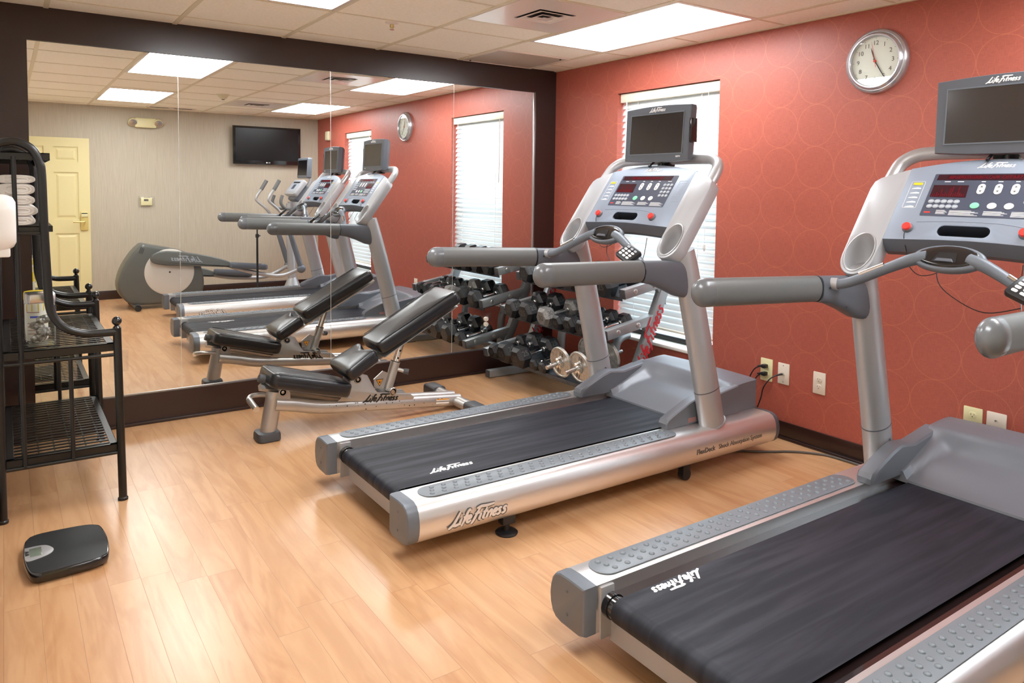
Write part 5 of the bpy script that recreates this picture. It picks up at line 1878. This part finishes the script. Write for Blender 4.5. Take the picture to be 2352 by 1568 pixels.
# ------------------------------------------------------------------ folded towels on the third shelf
TZ = 1.197
tw_labels = ['white folded towel at the bottom of the stack on the black shelf unit', 'white folded towel second from the bottom of the stack on the shelf unit', 'white folded towel in the middle of the stack on the shelf unit',
             'white folded towel second from the top of the stack on the shelf unit', 'white folded towel on top of the stack on the black shelf unit']
z = TZ
for i in range(5):
    rt = random.Random(20 + i)
    h = (.038, .044, .040, .046, .034)[i]
    x1 = -3.452 - rt.uniform(0, .012)
    x0 = -3.598
    tw = MB()
    # flattened roll: spiral fold seen end-on (towards -y), running along y
    cx, cz = (x0 + x1) / 2, z + h / 2
    hx, hz2 = (x1 - x0) / 2, h / 2
    def fold(u, v, cx=cx, cz=cz, hx=hx, hz2=hz2):
        a = 2 * PI * u
        c_, s_ = math.cos(a), math.sin(a)
        return V((cx + math.copysign(abs(c_) ** .6, c_) * hx, -1.068 + .50 * v, cz + math.copysign(abs(s_) ** .75, s_) * hz2 * (1 + .05 * math.sin(9 * v + 5 * u))))
    ends = []
    n_ = 40
    rings = []
    for v, k in ((0, .80), (0, .93), (.012, 1.0), (.3, 1.0), (.6, 1.01), (.985, 1.0), (1, .9)):
        q = []
        for j in range(n_):
            p = fold(j / n_, v)
            q.append(V((cx + (p.x - cx) * k, p.y, cz + (p.z - cz) * k)))
        rings.append(q)
    tw.loft(rings)
    o = obj('folded_towel', tw, X.towel, None, 60)
    tag(o, tw_labels[i], 'towel', 'white towels on the shelf unit')
    # the inner turns of the roll at the visible end
    for q, (k, dx) in enumerate(((.66, .010), (.36, .016))):
        sp = []
        for j in range(33):
            a = math.radians(-150 + 300 * j / 32)
            sp.append((cx + dx + hx * k * math.copysign(abs(math.cos(a)) ** .6, math.cos(a)), -1.0695, cz + hz2 * k * 1.05 * math.sin(a)))
        obj('rolled_fold', MB().tube(sp, hz2 * .20, 8, True), X.towel, o, 60)
    z += h + .0005

# ------------------------------------------------------------------ wipes canister and glass jar on the second shelf
SZ = .6905
t = thing('wipes_canister', 'white and yellow cleaning-wipes canister with a yellow lid on the black shelf unit', 'canister', (-3.463, -.832, SZ), (0, 0, .5))
obj('body', MB().lathe([(0, 0), (.041, 0), (.044, .004), (.044, .178), (.042, .182), (0, .182)], 32), X.label, t)
obj('lid', MB().lathe([(.045, .176), (.0455, .180), (.0455, .204), (.043, .211), (.02, .214), (0, .2145)], 32), X.yellow, t)
lb = MB()


def arc_band(a0, a1, z0, z1, r=.0444):
    n = 12
    v = [(r * math.cos(math.radians(a0 + (a1 - a0) * k / n)), r * math.sin(math.radians(a0 + (a1 - a0) * k / n)), z_) for z_ in (z0, z1) for k in range(n + 1)]
    return v, [(k, k + 1, n + 2 + k, n + 1 + k) for k in range(n)]


for nm, m, bands in (('label_band', X.yellow, [(-200, 160, .128, .160), (-60, 20, .07, .13)]), ('label_blue', X.blue, [(-50, -8, .085, .14), (-150, -110, .10, .108)]), ('label_text', X.pinktxt, [(-170, -105, .122, .126), (-165, -110, .06, .064), (-165, -115, .045, .048), (-165, -112, .03, .033), (-165, -118, .075, .078)])):
    q = MB()
    for i_, bnd in enumerate(bands):
        v, f = arc_band(*bnd, r=.0445 + (.0002 if nm != 'label_band' else 0) + .0001 * i_)
        q._add(v, f)
    obj(nm, q, m, t, 60)
t = thing('glass_jar', 'square clear glass jar with a steel lid on the black shelf unit', 'jar', (-3.452, -.962, SZ), (0, 0, .06))
jr = MB()
rg = []
for z, a in ((0, .048), (.006, .053), (.03, .0545), (.170, .0545), (.180, .050), (.186, .047)):
    rg.append([V((x, y, z)) for x, y in rrect(-a, -a, a, a, .014)])
jr.loft(rg, True)
obj('glass_body', jr, X.jar, t, 50)
obj('base_glass', MB().loft([[V((x, y, z)) for x, y in rrect(-a, -a, a, a, .012)] for z, a in ((.003, .042), (.010, .045), (.012, .04))]), X.jar, t, 50)
obj('steel_lid', MB().loft([[V((x, y, z)) for x, y in rrect(-a, -a, a, a, .016)] for z, a in ((.181, .051), (.183, .053), (.216, .053), (.220, .050))]), X.satin, t, 50)
pk0 = None
rt = random.Random(5)
pl = ['crinkled packet at the bottom of the glass jar', 'crinkled packet against the front of the glass jar', 'crinkled packet in the middle of the glass jar', 'crinkled packet near the top of the heap in the glass jar']
for i, (px_, py_, pz_) in enumerate(((-.008, .0, .028), (.012, -.012, .056), (-.010, .006, .078), (.012, .004, .105))):
    q = MB()
    ph = rt.uniform(0, 6)
    def bag(u, v, ph=ph):
        a, e_ = 2 * PI * u, -PI / 2 + PI * v
        r = 1 + .16 * math.sin(5 * a + ph) * math.cos(e_) + .10 * math.sin(11 * a + 7 * v + ph)
        return V((.027 * r * math.cos(e_) * math.cos(a), .025 * r * math.cos(e_) * math.sin(a), .017 * r * math.sin(e_)))
    q.grid(bag, 28, 12, None, True)
    o = obj('earphone_packet', q, X.plasticbag, None, 25)
    o.location = (-3.452 + px_, -.962 + py_, SZ + pz_)
    o.rotation_euler = (rt.uniform(-.4, .4), rt.uniform(-.4, .4), rt.uniform(0, 3))
    tag(o, pl[i], 'packet', 'crinkled packets inside the glass jar')

# ------------------------------------------------------------------ soap dispenser on the left wall
t = thing('hand_sanitizer_dispenser', 'white plastic dispenser on the left wall, cut by the left edge of the photo', 'dispenser', (XL, -1.58, 1.235))
rg = []
for x, k in ((0, .90), (.02, .97), (.07, 1.0), (.10, .96), (.117, .86), (.125, .70)):
    rg.append([V((x, y * k, z * k)) for y, z in rrect(-.068, -.098, .068, .098, .06, 8)])
obj('housing', MB().loft(rg), X.whiteplastic, t, 50)
obj('push_lever', MB().box((.05, -.03, -.118), (.107, .03, -.085), .006), X.whiteplastic, t)
obj('nozzle', MB().cyl((.085, 0, -.085), (.085, 0, -.105), .012, 14), X.whiteplastic, t)

# ------------------------------------------------------------------ bathroom scale
t = thing('bathroom_scale', 'black bathroom scale with a small silver display on the wooden floor', 'bathroom scale', (-3.405, -1.535, 0), (0, 0, math.radians(1)))
def sc_out(a):
    p = [(-.112, .165), (-.13, .12), (-.138, .0), (-.13, -.12), (-.112, -.172), (-.07, -.180), (.06, -.172), (.108, -.155), (.126, -.12), (.136, 0), (.128, .115), (.110, .150), (.06, .172), (-.07, .180)]
    q = smooth_path(p + [p[0]], 4)[:-1]
    return [(x * a, y * a) for x, y in q]
rg = []
for z, a in ((.004, .93), (.012, .97), (.026, .985), (.036, .972), (.0385, .955)):
    rg.append([V((x, y, z)) for x, y in sc_out(a)])
obj('base', MB().loft(rg), X.blackgloss, t, 50)
rg = [[V((x, y, z)) for x, y in sc_out(a)] for z, a in ((.0386, .94), (.0402, .93))]
obj('foot_mat', MB().loft(rg), X.rubberfoot if False else mat('scale_mat_rubber', (.012, .0135, .0155), .42, bump=.1, bscale=500), t, 30)
dp = smooth_path([(-.128, .055), (-.09, .056), (-.062, .045), (-.045, .015), (-.042, -.01), (-.055, -.035), (-.085, -.052), (-.126, -.058), (-.131, 0)], 4)
d_ = obj('display_bezel', MB().prism(dp, .0395, .0425, bevel=.001), X.tubesilver, t)
obj('lcd_window', MB().box((-.115, -.032, .042), (-.078, .038, .0432), .001), X.screen if False else mat('lcd_glass', (.16, .19, .15), .15, coat=.5), d_)
obj('emblem_letters', text_mb('WW', .017, frame((-.122, .004, .0431), (0, 1, 0), (-1, 0, 0), (0, 0, 1)), .0008, 0, 'CENTER', 1.3, .0008), X.blacklet, d_, 0)
ft = MB()
for x in (-.09, .09):
    for y in (-.13, .13):
        ft.lathe([(0, 0), (.014, 0), (.014, .006), (0, .006)], 16, Matrix.Translation((x, y, 0)))
obj('feet', ft, X.black, t)

# ------------------------------------------------------------------ light stand, seen in the mirror
t = thing('light_stand', 'thin black stand pole beside the elliptical trainer, seen in the mirror', 'stand', (-1.18, -4.02, 0))
obj('pole', MB().cyl((0, 0, .06), (0, 0, .80), .012, 12).cyl((0, 0, .8), (0, 0, 1.02), .008, 12), X.black, t)
obj('clamp_knob', MB().cyl((0, 0, .78), (0, 0, .82), .02, 12).cyl((0, .0, .80), (.035, 0, .80), .007, 8), X.black, t)
for a in (90, 210, 330):
    a = math.radians(a)
    obj('leg', MB().tube([V((0, 0, .12)), V((.115 * math.cos(a), .115 * math.sin(a), .008))], .008, 8), X.black, t)

# ================================================================== LIGHT, WORLD, CAMERA
w = bpy.data.worlds.new('sky')
SC.world = w
w.use_nodes = True
bg = w.node_tree.nodes['Background']
bg.inputs[0].default_value = (.74, .87, 1.0, 1)
bg.inputs[1].default_value = 4.0


def portal(y0, y1, z0, z1):
    l = bpy.data.lights.new('window_portal', 'AREA')
    l.shape = 'RECTANGLE'
    l.size = z1 - z0
    l.size_y = y1 - y0
    l.cycles.is_portal = True
    o = bpy.data.objects.new('window_portal', l)
    COL.objects.link(o)
    o.location = (.158, (y0 + y1) / 2, (z0 + z1) / 2)
    o.rotation_euler = (0, PI / 2, 0)      # faces -x into the room


portal(*W1)
portal(*W2)

cam = bpy.data.cameras.new('camera')
co = bpy.data.objects.new('camera', cam)
COL.objects.link(co)
cam.sensor_fit = 'HORIZONTAL'
cam.sensor_width = 36
F, PX, PY = 1706.055, 1176.0, 535.05
cam.lens = F / 2352 * 36
cam.shift_x = (1176 - PX) / 2352
cam.shift_y = (PY - 784) / 2352
cam.clip_start = .02
yaw, pitch, roll = (math.radians(a) for a in (34.36952, -3.367976, .743321))
f = V((math.sin(yaw) * math.cos(pitch), math.cos(yaw) * math.cos(pitch), math.sin(pitch)))
r = V((math.cos(yaw), -math.sin(yaw), 0))
u = r.cross(f)
r2 = r * math.cos(roll) + u * math.sin(roll)
u2 = -r * math.sin(roll) + u * math.cos(roll)
co.matrix_world = frame((-3.5667, -4.6447, 1.3696), r2, u2, -f)
SC.camera = co

vs = SC.view_settings
vs.view_transform = 'Standard'
vs.look = 'None'
vs.gamma = 1
vs.use_curve_mapping = False
vs.exposure = .97
cy = SC.cycles
cy.use_denoising = True
cy.max_bounces = 10
cy.diffuse_bounces = 5
cy.glossy_bounces = 6
cy.transmission_bounces = 8
cy.transparent_max_bounces = 24
cy.caustics_reflective = True
cy.caustics_refractive = False
cy.sample_clamp_indirect = 6
cy.blur_glossy = .4
